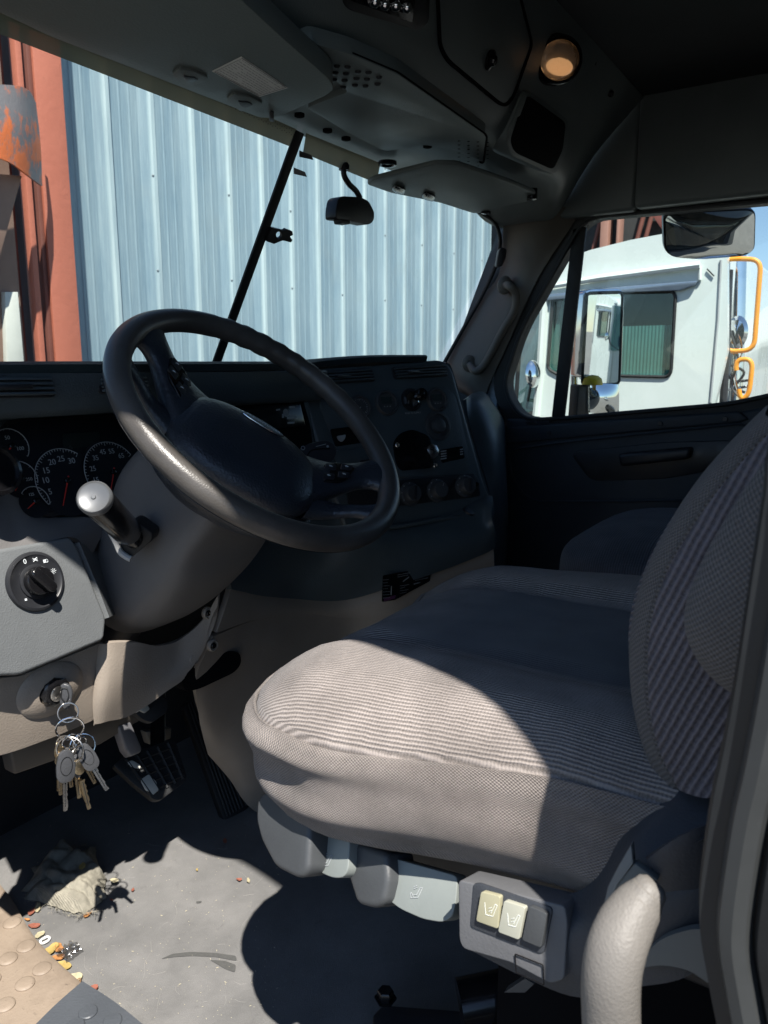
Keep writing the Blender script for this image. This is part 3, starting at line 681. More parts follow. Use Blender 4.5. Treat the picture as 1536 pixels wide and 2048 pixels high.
# ------------------------------------------------------------------ pillar on the passenger side
ap = thing('pillar_trim', (.95, 1.1, .75), 'grey plastic trim of the pillar right of the windshield, carrying the grab handle', 'trim panel')
L = [(1006, 428), (1008, 470), (1000, 535), (962, 605), (890, 740), (900, 800)]
Mi = [(1080, 418), (1070, 470), (1038, 560), (985, 680), (935, 765), (950, 800)]
R_ = [(1168, 410), (1130, 470), (1078, 555), (1020, 680), (972, 790), (985, 830)]
rows = []
for l, m, r in zip(L, Mi, R_):
    pl_, pr = ws.hit(*l, .004), on(*r, 'X', .998); d = (EYE-pl_).length
    pm_ = EYE+ray(*m).normalized()*(((EYE-pl_).length+(EYE-pr).length)/2-.035); rows.append([pl_, pm_, pr])
MB().grid(rows, 5, 5, th=.006).build('trim_shell', M['gtrim'], ap)
def apx(u, v, off):
    p = EYE+ray(u, v).normalized()
    # distance interpolated over the trim
    best = min(((abs(u-a)+abs(v-c)), k) for k, (a, c) in enumerate(Mi)); k = best[1]
    return EYE+ray(u, v).normalized()*((rows[k][1]-EYE).length-off)
hp = [(1010, 570), (1020, 573), (1032, 590), (1028, 622), (1006, 660), (985, 700), (966, 732), (950, 742), (938, 727)]
D0, D1 = (rows[2][1]-EYE).length-.0, (rows[4][1]-EYE).length-.0
pts = []
for i, (a, c) in enumerate(hp):
    f = (c-570)/(740-570); d = D0*(1-f)+D1*f; lift = .008 if i in (0, len(hp)-1) else .05
    pts.append(EYE+ray(a, c).normalized()*(d-lift))
gh = MB().tube(cr(pts, 6), .0115, 12).build('grab_handle', M['gtrim'], ap)
for i in (0, -1):
    MB().lathe(pts[i], (-.85, -.5, 0), [(.022, -.02), (.022, .004), (.016, .009), (.008, .010), (.007, .006), (0, .006)], 18, sx=1.2).build('handle_mount', M['gtrim'], gh)
    MB().lathe(pts[i]+V((-.85, -.5, 0)).normalized()*.010, (-.85, -.5, 0), [(.008, 0), (.007, .002), (0, .002)], 12).build('screw_cap', M['dark'], gh)
MB().ppx([(998, 500), (1004, 494), (1014, 498), (1012, 515), (1004, 533), (993, 532)], Pl(EYE+ray(1004, 512).normalized()*((rows[1][1]-EYE).length-.012), (-.8, -.6, 0)), .03, 4, .003).build('wire_clip', M['dark'], ap)

# ------------------------------------------------------------------ overhead console
oc = thing('overhead_console', (0, .8, 1.33), 'dark moulded overhead console running along the top of the windshield', 'console')
def sec(x, dy=0, dz=0): return [(x, 1.02, 1.374), (x, .90, 1.374), (x, .78+dy, 1.368+dz), (x, .722+dy, 1.374+dz), (x, .694+dy, 1.41+dz), (x, .665+dy, 1.49), (x, .62, 1.612)]
rows = [sec(-.81), sec(-.6), sec(-.2), sec(.1), sec(.3, .0), sec(.55, .012), sec(.72, .03)]
rows.append([(.87, 1.02, 1.336), (.875, .95, 1.336), (.88, .88, 1.337), (.885, .835, 1.345), (.875, .795, 1.39), (.87, .73, 1.49), (.88, .62, 1.612)])
rows.append([(1.0, 1.02, 1.334), (1.0, .96, 1.334), (1.0, .90, 1.334), (.985, .86, 1.338), (.955, .82, 1.38), (.945, .74, 1.49), (.95, .62, 1.612)])
MB().grid(rows, 5, 5, th=.008).build('shell', M['head'], oc)
UZ = 1.354
def pz_(pts, z=UZ): return [on(u, v, 'Z', z) for u, v in pts]
def zpx(mb, pts, z, th, r=6, bev=.002):
    o = rpoly([(a, c, 0) for a, c in pts], r) if r else [V((a, c, 0)) for a, c in pts]
    return mb.prism([on(p.x, p.y, 'Z', z) for p in o], (0, 0, th), bev)
cv = zpx(MB(), [(590, 86), (628, 88), (700, 108), (795, 148), (972, 272), (965, 325), (905, 300), (850, 290), (770, 303), (700, 268), (613, 216), (640, 205), (697, 184)], UZ-.004, .022, 8).build('front_cover', M['head'], oc)
b = MB(); n = 0
for i in range(8):
    for j in range(5):
        u = 614+21*i-(j*3); v = 97+i*5.6+j*13.5+(i % 2)*4
        if v > 96+j*0+ (u-600)*.30 and v < 178 and v < 92+(u-600)*1.0+8:
            b.lathe(on(u, v, 'Z', UZ-.004), (0, 0, -1), [(.0052, 0), (.0046, .0022), (.003, .0032), (0, .0035)], 10)
b.build('raised_dots', M['dark'], cv, kind='stuff')  # studs coloured dark so they read as shadowed
b = MB()
for i in range(4):
    for j in range(7 - (i > 2)*2):
        b.lathe(on(918+i*19-j*0, 282+j*8+i*1, 'Z', UZ-.0045), (0, 0, -1), [(.003, 0), (0, .0006)], 8)
b.build('vent_holes', M['hole'], cv, kind='stuff')
for u, v in ((599, 232), (655, 263), (692, 279), (855, 294)):
    MB().lathe(on(u, v, 'Z', UZ), (0, 0, -1), [(.009, -.004), (.009, .001), (.006, .0022), (0, .002)], 14).build('plug', M['hole'], oc)
MB().lathe(on(775, 327, 'Z', UZ), (0, 0, -1), [(.020, -.004), (.020, .004), (.014, .005), (.012, .002), (0, .002)], 20, sx=1.0).build('map_light', M['black'], oc)
# face of the console
fpn = V((0, -.945, -.3286)).normalized(); fp = Pl((0, .69, 1.415), fpn)
dpx = [(876, -40), (882, 90), (897, 118), (998, 205), (1012, 207), (1026, 188), (1062, 86), (1030, -40)]
dd = MB().ppx(dpx, fp.sh(.010), .03, 12, .006, seg=3).build('storage_door', M['head'], oc)
MB().tube([fp.hit(p.x, p.y, .009) for p in rpoly([(a-2*(1 if a < 950 else -1), c+3, 0) for a, c in dpx], 14, 5)], .0035, 6, closed=True).build('door_gap', M['hole'], oc)
MB().tube([on(p.x, p.y, 'Z', UZ-.001) for p in rpoly([(590, 84, 0), (628, 86, 0), (700, 105, 0), (795, 145, 0), (974, 271, 0), (967, 328, 0)], 8, 4)], .0025, 6).build('cover_gap', M['hole'], oc)
MB().lathe(fp.hit(980, 120, .012), fpn, [(.013, -.004), (.013, .003), (.009, .005), (.006, .012), (0, .013)], 16, sx=1.3).build('latch', M['black'], dd)
MB().ppx([(1053, 176), (1140, 240), (1136, 300), (1112, 352), (1022, 312), (1012, 284), (1030, 228)], fp.sh(.014), .05, 12, .006).build('pocket_frame', M['head'], oc)
MB().ppx([(1056, 190), (1132, 245), (1126, 300), (1107, 340), (1030, 305), (1022, 282), (1038, 232)], fp.sh(.016), .01, 10, .001).build('pocket_opening', M['hole'], oc)  # flat dark slab painted as the shaded inside of the pocket
MB().ppx([(1048, 182), (1056, 188), (1040, 232), (1030, 236), (1026, 262), (1012, 282), (1016, 262), (1040, 196)], fp.sh(.017), .004, 3, .001).build('pocket_rim', M['visor'], oc)
MB().ppx([(672, -60), (688, 8), (700, 20), (838, 62), (858, 45), (862, -60)], fp.sh(.008), .02, 10, .004).build('switch_bezel', M['dark'], oc)
rd = MB().ppx([(700, -60), (706, 2), (826, 46), (838, -60)], fp.sh(.012), .02, 4, .002).build('radio_face', M['black'], oc)
for i, (u, v) in enumerate(((742, 2), (762, 8), (784, 10), (806, 14), (726, -14), (770, -16), (800, -14))):
    MB().lathe(fp.hit(u, v, .012), fpn, [(.0075, 0), (.0075, .010), (.005, .013), (0, .013)], 14).build('chrome_knob', M['chrome'], rd)
LN = V((-.55, -.76, -.36)).normalized()
dl = thing('dome_lamp', fp.hit(1115, 120, .01), 'round dome lamp with a clear lens glowing amber beside the storage door', 'lamp')
cl_ = fp.hit(1115, 120, .004)
cl_ = fp.hit(1115, 120, .022)
MB().lathe(cl_, LN, [(.060, -.05), (.057, .002), (.052, .008), (.045, .009), (.043, .004), (0, .002)], 36, sx=.80).build('bezel', M['black'], dl)
MB().lathe(cl_, LN, [(.043, .004), (.041, .010), (.032, .016), (.016, .020), (0, .021)], 36, sx=.80).build('lens', M['lens'], dl)
MB().lathe(cl_+V((0, -.002, -.012)), LN, [(.030, .003), (.027, .008), (0, .010)], 24, sx=.5).build('bulb', M['bulb'], dl)
for i, p in enumerate([(1130, 37), (1188, 125), (1222, 188)]): MB().lathe(fp.hit(*p, .0), fpn, [(.007, -.01), (.007, .004), (.004, .006), (0, .006)], 12).build('plug', M['dark'], oc)
# side header above the passenger door
sd = thing('side_header', (.98, .2, 1.33), 'dark padded header trim above the passenger window', 'trim panel')
yj = on(1275, 300, 'X', .96).y
MB().box((.985, (yj-.002+.90)/2, 1.475), (.05, .90-yj-.002, .285), bev=.012, seg=3).build('front_pad', M['head'], sd)
MB().box((.980, (yj-.87)/2, 1.478), (.06, yj+.87, .285), bev=.014, seg=3).build('rear_pad', M['head'], sd)
# sun visors
dv = thing('sun_visor', on(400, 100, 'Z', 1.31), 'large driver sun visor folded up, with a printed warning label', 'sun visor', )
VZ = 1.318
zpx(MB(), [(-150, -45), (100, 73), (520, 236), (552, 236), (580, 224), (655, 190), (668, 178), (660, 160), (560, 72), (478, -4), (330, -140)], VZ, .030, 12, .006).build('pad', M['visor'], dv)
for u, v in ((380, 158), (489, 208)):
    cb_ = zpx(MB(), [(u-36, v-8), (u-22, v-20), (u+10, v-14), (u+36, v-2), (u+32, v+6), (u-8, v+16)], VZ-.0035, .006, 5, .0015).build('clip_recess', M['visor'], dv)
    zpx(MB(), [(u-14, v-6), (u+10, v-3), (u+17, v+3), (u+2, v+8), (u-7, v+5)], VZ-.0045, .003, 3, .0008).build('clip', M['dark'], cb_)
zpx(MB(), [(540, 236), (548, 236), (548, 245), (538, 242)], VZ-.01, .03, 2, .001).build('pivot', M['dark'], dv)
M['paper'] = plain('label_paper', (.80, .83, .80), .7)
lb = zpx(MB(), [(424, 143), (483, 114), (576, 176), (519, 194)], VZ-.0009, .001, 0, 0).build('warning_label', M['paper'], dv)
A_, B_, C_, D_ = [on(*p, 'Z', VZ-.0013) for p in ((424, 143), (483, 114), (576, 176), (519, 194))]
b = MB(); b.tube([A_+(C_-A_)*.03, B_+(D_-B_)*.03, C_+(A_-C_)*.03, D_+(B_-D_)*.03], .0005, 4, closed=True)
rr = random.Random(3)
for i in range(10):
    f = .08+.84*i/9; p0 = B_+(A_-B_)*f; p1 = C_+(D_-C_)*f; x = .06
    while x < .92:
        l = rr.uniform(.02, .07)
        if rr.random() > .05: b.tube([p0+(p1-p0)*x, p0+(p1-p0)*min(.94, x+l)], .00028, 4)
        x += l+.018
    if i == 4: pass
b.build('fine_print', M['grey'], lb, kind='stuff')
pv = thing('sun_visor', on(900, 380, 'Z', 1.31), 'smaller passenger sun visor hanging slightly open at the right end of the windshield', 'sun visor')
o = [(732, 369), (745, 360), (800, 346), (870, 329), (915, 330), (1020, 366), (1072, 388), (1072, 400), (1010, 413), (972, 426), (945, 427), (880, 406), (780, 386)]
zz = lambda p: 1.306+(.018 if p.y < 340 else 0)
rp = rpoly([(a, c, 0) for a, c in o], 8)
MB().prism([on(p.x, p.y, 'Z', 1.318-.012*max(0, (p.y-330)/90)) for p in rp], (0, 0, .010), .003).build('pad', M['visor'], pv)
for u, v in ((795, 382), (855, 396)):
    zpx(MB(), [(u-12, v-4), (u-4, v-10), (u+16, v-2), (u+12, v+8), (u-6, v+4)], 1.306, .004, 3, .001).build('clip', M['black'], pv)
for u, v in ((972, 424), (1064, 396)): MB().lathe(on(u, v, 'Z', 1.305), (0, 0, -1), [(.012, -.02), (.012, .004), (0, .006)], 12).build('pivot', M['black'], pv)
# ------------------------------------------------------------------ dashboard
da = thing('dashboard', (0, 1.2, FZ), 'dark blue grey dashboard wrapping round the driver, with gauges, vents and tan lower panels', 'dashboard')
def yy(pts): return [on(u, v, 'Y', y) for u, v, y in pts]
az = radians(115); wd = V((sin(az), cos(az), .02)).normalized()
wh = wd.cross(V((0, 0, 1))).normalized(); wh = wh if wh.y < 0 else -wh
WG = Pl((.196, .926, .87), wh*cos(radians(15))+V((0, 0, sin(radians(15)))), wd)
CG = Pl((-.1, 1.0, .85), (0, -cos(radians(12)), sin(radians(12))))
IG = Pl((-.45, 1.055, .75), (0, -cos(radians(20)), sin(radians(20))))
# backing body (keeps light out of the inside of the dash)
bk_ = MB(); bk_.prism([V((-.80, 1.13, .50)), V((-.80, 1.13, .88)), V((-.80, 1.36, .86)), V((-.80, 1.44, .45))], (.91, 0, 0), .01)
bk_.prism([V((.10, 1.08, .50)), V((.10, 1.08, .88)), V((.10, 1.30, .86)), V((.10, 1.44, .45))], (.25, 0, 0), .01)
bk_.build('inner_body', M['dark'], da)
# top pad: front lip follows the driver wall, then the wing
top = [V((-.80, .95, .905)), V((-.6, .95, .908)), V((-.25, .953, .91)), V((-.02, .975, .912)), V((.075, 1.0, .917))]
c_w = WG.hit(856, 727); m_w = WG.hit(740, 729); top += [m_w, c_w]
fr_ = [p.copy() for p in top]
bk2 = [V((-.80, 1.31, .885)), V((-.6, 1.31, .888)), V((-.25, 1.31, .89)), V((-.02, 1.31, .895)), V((.12, 1.29, .90)), V((.30, 1.2, .905)), V((.46, 1.08, .90))]
mid = [a.lerp(b_, .12)+V((0, 0, .010)) for a, b_ in zip(fr_, bk2)]; mid2 = [a.lerp(b_, .6)+V((0, 0, .003)) for a, b_ in zip(fr_, bk2)]
lip = [p+V((.0, .012, -.018)) for p in fr_]
MB().grid([bk2, mid2, mid, [p+V((0, .004, .004)) for p in fr_]], 6, 3, th=.012).build('top_pad', M['pad'], da)
# upper fascia (nearly vertical lip below the pad) with vents, driver section
fas = Pl((-.5, .957, .88), (0, -1, .22))
MB().grid([[V((x, .953, .912)), V((x, .955, .90)), V((x, .962, .865)), V((x, .975, .853)), V((x, 1.05, .852))] for x in (-.80, -.6, -.3, -.13, .03)], 1, 4, th=.006).build('upper_fascia', M['dash'], da)
def vent(parent, pts, plane, nsl, label=None):
    """frame, dark throat and slats"""
    fr = MB().ppx(pts, plane.sh(.004), .02, 6, .003).build('air_vent', M['dark'], parent, label=label)
    (x0, y0_), (x1, y1_), (x2, y2_), (x3, y3_) = pts
    for k in range(nsl):
        f = (k+.7)/(nsl+.4); a0, a1 = x0+(x3-x0)*f, y0_+(y3_-y0_)*f; b0, b1 = x1+(x2-x1)*f, y1_+(y2_-y1_)*f
        p0, p1 = plane.hit(a0+4, a1, .007), plane.hit(b0-4, b1, .007)
        MB().prism([p0-plane.b*.0025, p1-plane.b*.0025, p1+plane.b*.0010, p0+plane.b*.0010], plane.n*.008, .001).build('slat', M['dash'], fr)
    pc_ = plane.hit((x0+x1+x2+x3)/4-10, (y0_+y1_+y2_+y3_)/4, .016)
    MB().box(pc_, (.05, .008, .006), bev=.002).build('vent_tab', M['dark'], fr)
    return fr
vent(da, [(-30, 752), (100, 752), (112, 793), (-30, 796)], fas, 4)
vent(da, [(196, 753), (290, 751), (300, 783), (200, 786)], fas, 4)
MB().ppx([(-4, 745), (14, 742), (26, 748), (6, 753)], fas.sh(.01), .01, 3, .002).build('defrost_slider', M['dark'], da)
# instrument binnacle
MB().grid([[V((x, 1.04, .855)), V((x, 1.065, .845)), V((x, 1.08, .80)), V((x, 1.05, .72)), V((x, 1.0, .66))] for x in (-.80, -.7, -.4, -.12)], 1, 4, th=.006).build('binnacle', M['dash'], da)
cl = MB().ppx([(4, 846), (40, 836), (268, 826), (300, 850), (330, 960), (330, 990), (240, 1012), (150, 1024), (95, 1036), (66, 1020), (20, 925)], IG.sh(.030), .02, 14, .004).build('cluster_bezel', M['dark'], da)
t = NT('gauge_face'); M['gface'] = t.out((.010, .012, .016), .35, None, Specular_IOR_Level=.3)
MB().ppx([(10, 852), (40, 842), (266, 832), (292, 850), (322, 960), (322, 985), (238, 1004), (150, 1016), (97, 1028), (72, 1014), (27, 925)], IG.sh(.032), .004, 14, .0005).build('gauge_panel', M['gface'], cl)
G = IG.sh(.0335)
def dial(cx, cy, R, a0, a1, nt, labels, needle, parent, rt=.74, tw=.0006, size=.011, pl=G, nm='gauge', ncol='red', arc=True, lab_r=.70, skip=None):
    c = pl.hit(cx, cy); o = MB(); P = lambda r, a, z=0: c+pl.a*(-r*cos(radians(a)))+pl.b*(r*sin(radians(a)))+pl.n*z
    # angles: 0 = left, 90 = top, clockwise
    mb = MB()
    mb.lathe(c, pl.n, [(R*1.08, -.001), (R*1.08, .0004), (0, .0004)], 40)
    g_ = mb.build(nm, M['gface'], parent)
    b = MB()
    if arc: b.tube([P(R, a0+(a1-a0)*k/40, .001) for k in range(41)], .0006, 4)
    for k in range(nt+1):
        a = a0+(a1-a0)*k/nt; l = .12 if k % 5 == 0 else .07
        b.prism([P(R*(1-l), a-.5, .0008), P(R, a-.5, .0008), P(R, a+.5, .0008), P(R*(1-l), a+.5, .0008)], pl.n*.0004)
    for tx, a in labels: b.text(tx, P(R*lab_r, a, .001), pl.a, pl.b, size)
    b.build('markings', M['grey'], g_)
    if needle is not None:
        b = MB(); a = needle; d = P(1, a)-c; s_ = d.cross(pl.n).normalized()
        b.prism([c-d*R*.15+s_*.0012+pl.n*.003, c+d*R*.82+s_*.0005+pl.n*.003, c+d*R*.82-s_*.0005+pl.n*.003, c-d*R*.15-s_*.0012+pl.n*.003], pl.n*.0008)
        b.build('needle', M[ncol], g_)
        MB().lathe(c, pl.n, [(.0045, 0), (.0045, .005), (.003, .006), (0, .006)], 14).build('needle_hub', M['black'], g_)
    return g_
# angle key: 0 left, 90 up
dial(133, 962, .050, -38, 128, 30, [('5', -22), ('10', 8), ('15', 34), ('20', 64), ('25', 92), ('30', 121)], -62, cl, size=.0125, lab_r=.68)
dial(225, 945, .050, -30, 150, 30, [('15', -14), ('25', 16), ('35', 48), ('45', 78), ('55', 105), ('65', 135)], -62, cl, size=.0115, lab_r=.70)
dial(22, 893, .026, 60, 220, 8, [('50', 80), ('100', 200)], -40, cl, size=.008, lab_r=.5)
dial(40, 958, .026, 40, 200, 8, [('200', 60), ('250', 190)], -50, cl, size=.007, lab_r=.5)
dial(70, 1003, .022, 40, 200, 6, [('125', 75)], -30, cl, size=.006, lab_r=.5)
dial(278, 868, .022, 10, 180, 6, [], 120, cl, size=.006)
b = MB()
for k in range(5): b.text('!', G.hit(275+8*(k % 3), 898+9*(k//3), .001), G.a, G.b, .008)
b.build('warning_lights', M['amber'], cl)
MB().ppx([(125, 868), (200, 862), (202, 892), (127, 898)], G, .002, 2, 0).build('display_window', plain('message_display', (.014, .020, .020), .2), cl)
# small round gauge at the far left edge
lg = MB().lathe(Pl((-.7, .97, .78), (0, -1, .3)).hit(-12, 942), (0, -1, .3), [(.034, -.01), (.034, .008), (.029, .010), (.027, .004), (0, .004)], 30).build('round_gauge', M['black'], da)
# sunlit lower trim left of the column, with screw
lt = Pl((-.65, .965, .73), (0, -cos(radians(28)), sin(radians(28))))
MB().grid([yy([(-90, 960, 1.045), (-10, 985, 1.040), (20, 960+20, 1.035), (60, 1030, 1.025), (110, 1046, 1.020), (165, 1040, 1.015), (205, 1050, 1.015)]),
           yy([(-90, 1020, 1.020), (-10, 1035, 1.015), (20, 1040, 1.015), (60, 1055, 1.007), (110, 1062, 1.005), (165, 1062, 1.005), (190, 1075, 1.010)]),
           yy([(-90, 1112, 0.990), (-10, 1108, 0.990), (20, 1106, 0.990), (60, 1098, 0.990), (110, 1086, 0.990), (150, 1085, 0.995), (160, 1130, 1.010)])], 4, 4, th=.01).build('lower_trim', M['shroud'], da)
screw(da, EYE+ray(72, 1067).normalized()*((on(72, 1067, 'Y', 1.001)-EYE).length-.004), (0, -.9, .45), .0085, M['steel'])
# light switch pod
SP = Pl((-.65, .965, .63), (-.05, -cos(radians(14)), sin(radians(14))))
pod = MB().ppx([(-140, 1118), (0, 1098), (143, 1074), (156, 1094), (213, 1236), (209, 1279), (118, 1318), (40, 1350), (-20, 1352), (-140, 1345)], SP, .06, 9, .010, seg=4).build('switch_pod', M['dash_lit'], da)
sc_ = SP.hit(70, 1163)
MB().lathe(sc_, SP.n, [(.0415, -.004), (.0415, .002), (.040, .0045), (.037, .0052), (.035, .0035), (.024, .0035), (.0235, .006), (.020, .007), (0, .007)], 48).build('switch_dial', M['dark'], pod)
# turning knob: a grip bar across a round boss
kd = (SP.a*.78+SP.b*-1).normalized(); ks = SP.n.cross(kd)
kb = MB(); kb.lathe(sc_, SP.n, [(.020, .006), (.0195, .016), (.018, .018), (0, .018)], 36)
kb.prism([sc_+SP.n*.008+kd*a+ks*c for a, c in ((-.021, -.004), (-.016, -.0075), (.016, -.0075), (.021, -.004), (.021, .004), (.016, .0075), (-.016, .0075), (-.021, .004))], SP.n*.020, .003, 3)
kn = kb.build('switch_knob', M['black'], pod)
b = MB(); ic = sc_+SP.n*.0040
def ip(x, y): return ic+SP.a*x+SP.b*y
b.text('0', ip(-.010, .0295), SP.a, SP.b, .0095)
for s_ in (-1, 1): b.tube([ip(.0015, .0295+.0025*s_), ip(.004, .0295+.0008*s_), ip(.008, .0295+.0025*s_)], .0005, 4)
b.tube([ip(.0015, .0295), ip(.008, .0295)], .0005, 4)
b.prism([ip(.0155, .0225), ip(.0195, .0225), ip(.0195, .027), ip(.0155, .027)], SP.n*.0003); b.tube([ip(.0205+.002*cos(a), .0245+.0022*sin(a)) for a in [k*.5 for k in range(13)]], .0004, 4)
for k in range(8): b.tube([ip(.0270+.0022*cos(k*pi/4), .0085+.0022*sin(k*pi/4)), ip(.0270+.0042*cos(k*pi/4), .0085+.0042*sin(k*pi/4))], .0004, 4)
b.tube([ip(.0270+.0014*cos(k), .0085+.0014*sin(k)) for k in range(7)], .0004, 4)
b.prism([ip(-.0215, -.0225), ip(-.0185, -.0225), ip(-.0185, -.0195), ip(-.0215, -.0195)], SP.n*.0003)
b.build('switch_symbols', M['white'], pod)
# side cheek of the pod going forward
MB().grid([[SP.hit(148, 1088, -.012), on(190, 1108, 'Y', 1.03), on(232, 1122, 'Y', 1.06)], [SP.hit(180, 1165, -.012), on(215, 1160, 'Y', 1.03), on(246, 1160, 'Y', 1.06)], [SP.hit(208, 1238, -.012), on(232, 1225, 'Y', 1.03), on(256, 1205, 'Y', 1.06)]], 4, 4, th=.008).build('pod_cheek', M['dash_lit'], da)
# tan ignition panel
TP = Pl((-.65, .972, .50), (-.04, -1, -.10))
tp = MB()
tp.ppx([(-140, 1362), (0, 1356), (42, 1352), (120, 1320), (208, 1283), (214, 1300), (206, 1350), (194, 1390), (190, 1440), (110, 1474), (40, 1500), (0, 1512), (-140, 1516)], TP, .05, 10, .008, seg=4)
tanp = tp.build('ignition_panel', M['tan'], da)
t = NT('tan_recess')
ic = TP.hit(101, 1379)
MB().lathe(ic, TP.n, [(.052, .0002), (.050, .003), (.040, .006), (.030, .010), (.024, .011), (.0235, .005), (0, .005)], 40, sx=.8).build('lock_boss', M['tan'], tanp)
lk = MB().lathe(ic, TP.n, [(.0225, .006), (.0225, .014), (.019, .017), (.013, .018), (.012, .014), (0, .014)], 8).build('lock_nut', M['black'], tanp)
MB().lathe(ic+TP.n*.012, TP.n, [(.0115, .0), (.0115, .007), (.009, .0085), (0, .0085)], 24).build('lock_cylinder', M['steel'], lk)
# knee panel (tan) under the column
kp = MB(); KP = lambda y: None
rows = [yy([(208, 1290, 0.970), (216, 1282, 0.965), (262, 1281, 0.961), (300, 1290, 0.974), (345, 1282, 0.982), (385, 1258, 0.970), (418, 1222, 0.954), (440, 1186, 0.940)]),
        yy([(204, 1345, 0.970), (214, 1340, 0.965), (262, 1335, 0.966), (300, 1335, 0.974), (345, 1325, 0.977), (385, 1300, 0.965), (415, 1265, 0.954), (436, 1222, 0.941)]),
        yy([(196, 1395, 0.975), (206, 1392, 0.970), (250, 1380, 0.973), (290, 1372, 0.976), (335, 1355, 0.973), (380, 1330, 0.965), (408, 1295, 0.956), (424, 1262, 0.943)]),
        yy([(190, 1443, 0.985), (202, 1436, 0.980), (240, 1428, 0.985), (285, 1405, 0.982), (325, 1378, 0.975), (362, 1352, 0.969), (386, 1328, 0.959), (398, 1312, 0.952)])]
knee = kp.grid(rows, 4, 5, th=.012).build('knee_panel', M['tan'], da)
for u, v, y in ((228, 1298, 0.965), (202, 1398, 0.971), (416, 1226, 0.949), (388, 1318, 0.959), (426, 1291, 0.942)):
    p = EYE+ray(u, v).normalized()*((on(u, v, 'Y', y)-EYE).length-.003)
    MB().lathe(p, (-.1, -1, 0), [(.011, -.004), (.011, .001), (.0085, .003), (.0075, .0), (0, .0)], 18).build('screw_cup', M['tan'], knee)
    screw(knee, p+V((0, -.001, 0)), (-.1, -1, 0), .0055, M['black'])
b = MB(); b.grid([yy([(540-330, 1290, .94), (230, 1450, 0.985)]), yy([(196, 1442, 0.990), (330, 1375, 0.979)])], 1, 1, th=.004)
# lower left dark box under the ignition panel
MB().prism(yy([(20, 1500, 1.06), (195, 1435, 1.06), (330, 1372, 1.05), (300, 1430, 1.06), (200, 1490, 1.07), (30, 1550, 1.07)]), (0, .03, 0), .004).build('lower_closeout', plain('dark_tan_closeout', (.075, .065, .055), .6), da)
# centre tan strips (two overlapping bands) and lower console panel
def band(rows, mat, name, th=.010): return MB().grid([yy(r) for r in rows], 5, 4, th=th).build(name, mat, da)
band([[(452, 1176, .955), (520, 1187, .99), (600, 1192, 1.0), (690, 1190, .965), (790, 1166, .87), (880, 1135, .81), (983, 1090, .745)],
      [(440, 1215, .952), (510, 1208, .985), (600, 1214, .995), (690, 1215, .960), (790, 1192, .865), (880, 1165, .805), (983, 1120, .74)],
      [(424, 1262, .955), (500, 1238, .985), (600, 1224, .995), (690, 1232, .962), (790, 1228, .866), (880, 1215, .808), (983, 1180, .742)]], M['tan'], 'middle_band')
band([[(418, 1268, .958), (500, 1238, .992), (590, 1222, 1.002), (690, 1230, .970), (790, 1224, .874), (880, 1210, .816), (990, 1175, .75)],
      [(402, 1300, .965), (490, 1300, 1.00), (590, 1300, 1.005), (690, 1300, .975), (790, 1300, .88), (880, 1300, .82), (990, 1290, .76)],
      [(384, 1372, .99), (440, 1440, 1.03), (520, 1480, 1.03), (640, 1480, 1.0), (790, 1480, .92), (880, 1480, .86), (990, 1480, .80)],
      [(420, 1500, 1.08), (470, 1560, 1.08), (520, 1625, 1.06), (640, 1660, 1.02), (790, 1660, .95), (880, 1660, .9), (990, 1660, .84)]], M['tan'], 'console_panel')
hc = yy([(392, 1352, .985), (470, 1318, .985)])
ho = rpoly([(360, 1352, 0), (455, 1302, 0), (480, 1304, 0), (484, 1326, 0), (470, 1345, 0), (400, 1378, 0), (370, 1385, 0)], 12)
MB().prism([on(p.x, p.y, 'Y', .972) for p in ho], (0, .02, 0), .001).build('console_opening', M['hole'], da)  # dark slab in place of the shaded hole in the console
# dark blue lower dash skin between gauges and tan bands
MB().grid([yy([(430, 840, .99), (520, 830, 1.0), (640, 900, .985), (720, 1010, .93), (800, 1012, .895), (890, 1000, .84), (955, 995, .79), (984, 1000, .755)]),
           yy([(420, 960, .985), (520, 970, 1.0), (640, 1000, .97), (720, 1035, .915), (800, 1040, .88), (890, 1030, .82), (960, 1015, .765), (988, 1010, .735)]),
           yy([(430, 1080, .965), (520, 1080, .985), (640, 1080, .96), (720, 1080, .90), (800, 1078, .855), (890, 1062, .80), (960, 1045, .755), (987, 1035, .725)]),
           yy([(445, 1140, .95), (520, 1150, .98), (600, 1150, .985), (700, 1140, .92), (800, 1120, .85), (890, 1096, .79), (960, 1075, .745), (985, 1065, .73)]),
           yy([(453, 1178, .95), (520, 1190, .985), (600, 1195, .995), (690, 1193, .955), (790, 1168, .86), (880, 1137, .80), (960, 1105, .75), (984, 1092, .735)])], 5, 4, th=.01).build('lower_skin', M['dash'], da)
# wing: gauge wall, right edge cheek
wing = MB().ppx([(612, 738), (740, 730), (878, 718), (896, 724), (908, 742), (940, 860), (968, 960), (986, 1008), (980, 1030), (800, 1050), (690, 1060), (636, 900), (606, 790)], WG, .05, 12, .010, seg=4).build('gauge_wing', M['dash'], da)
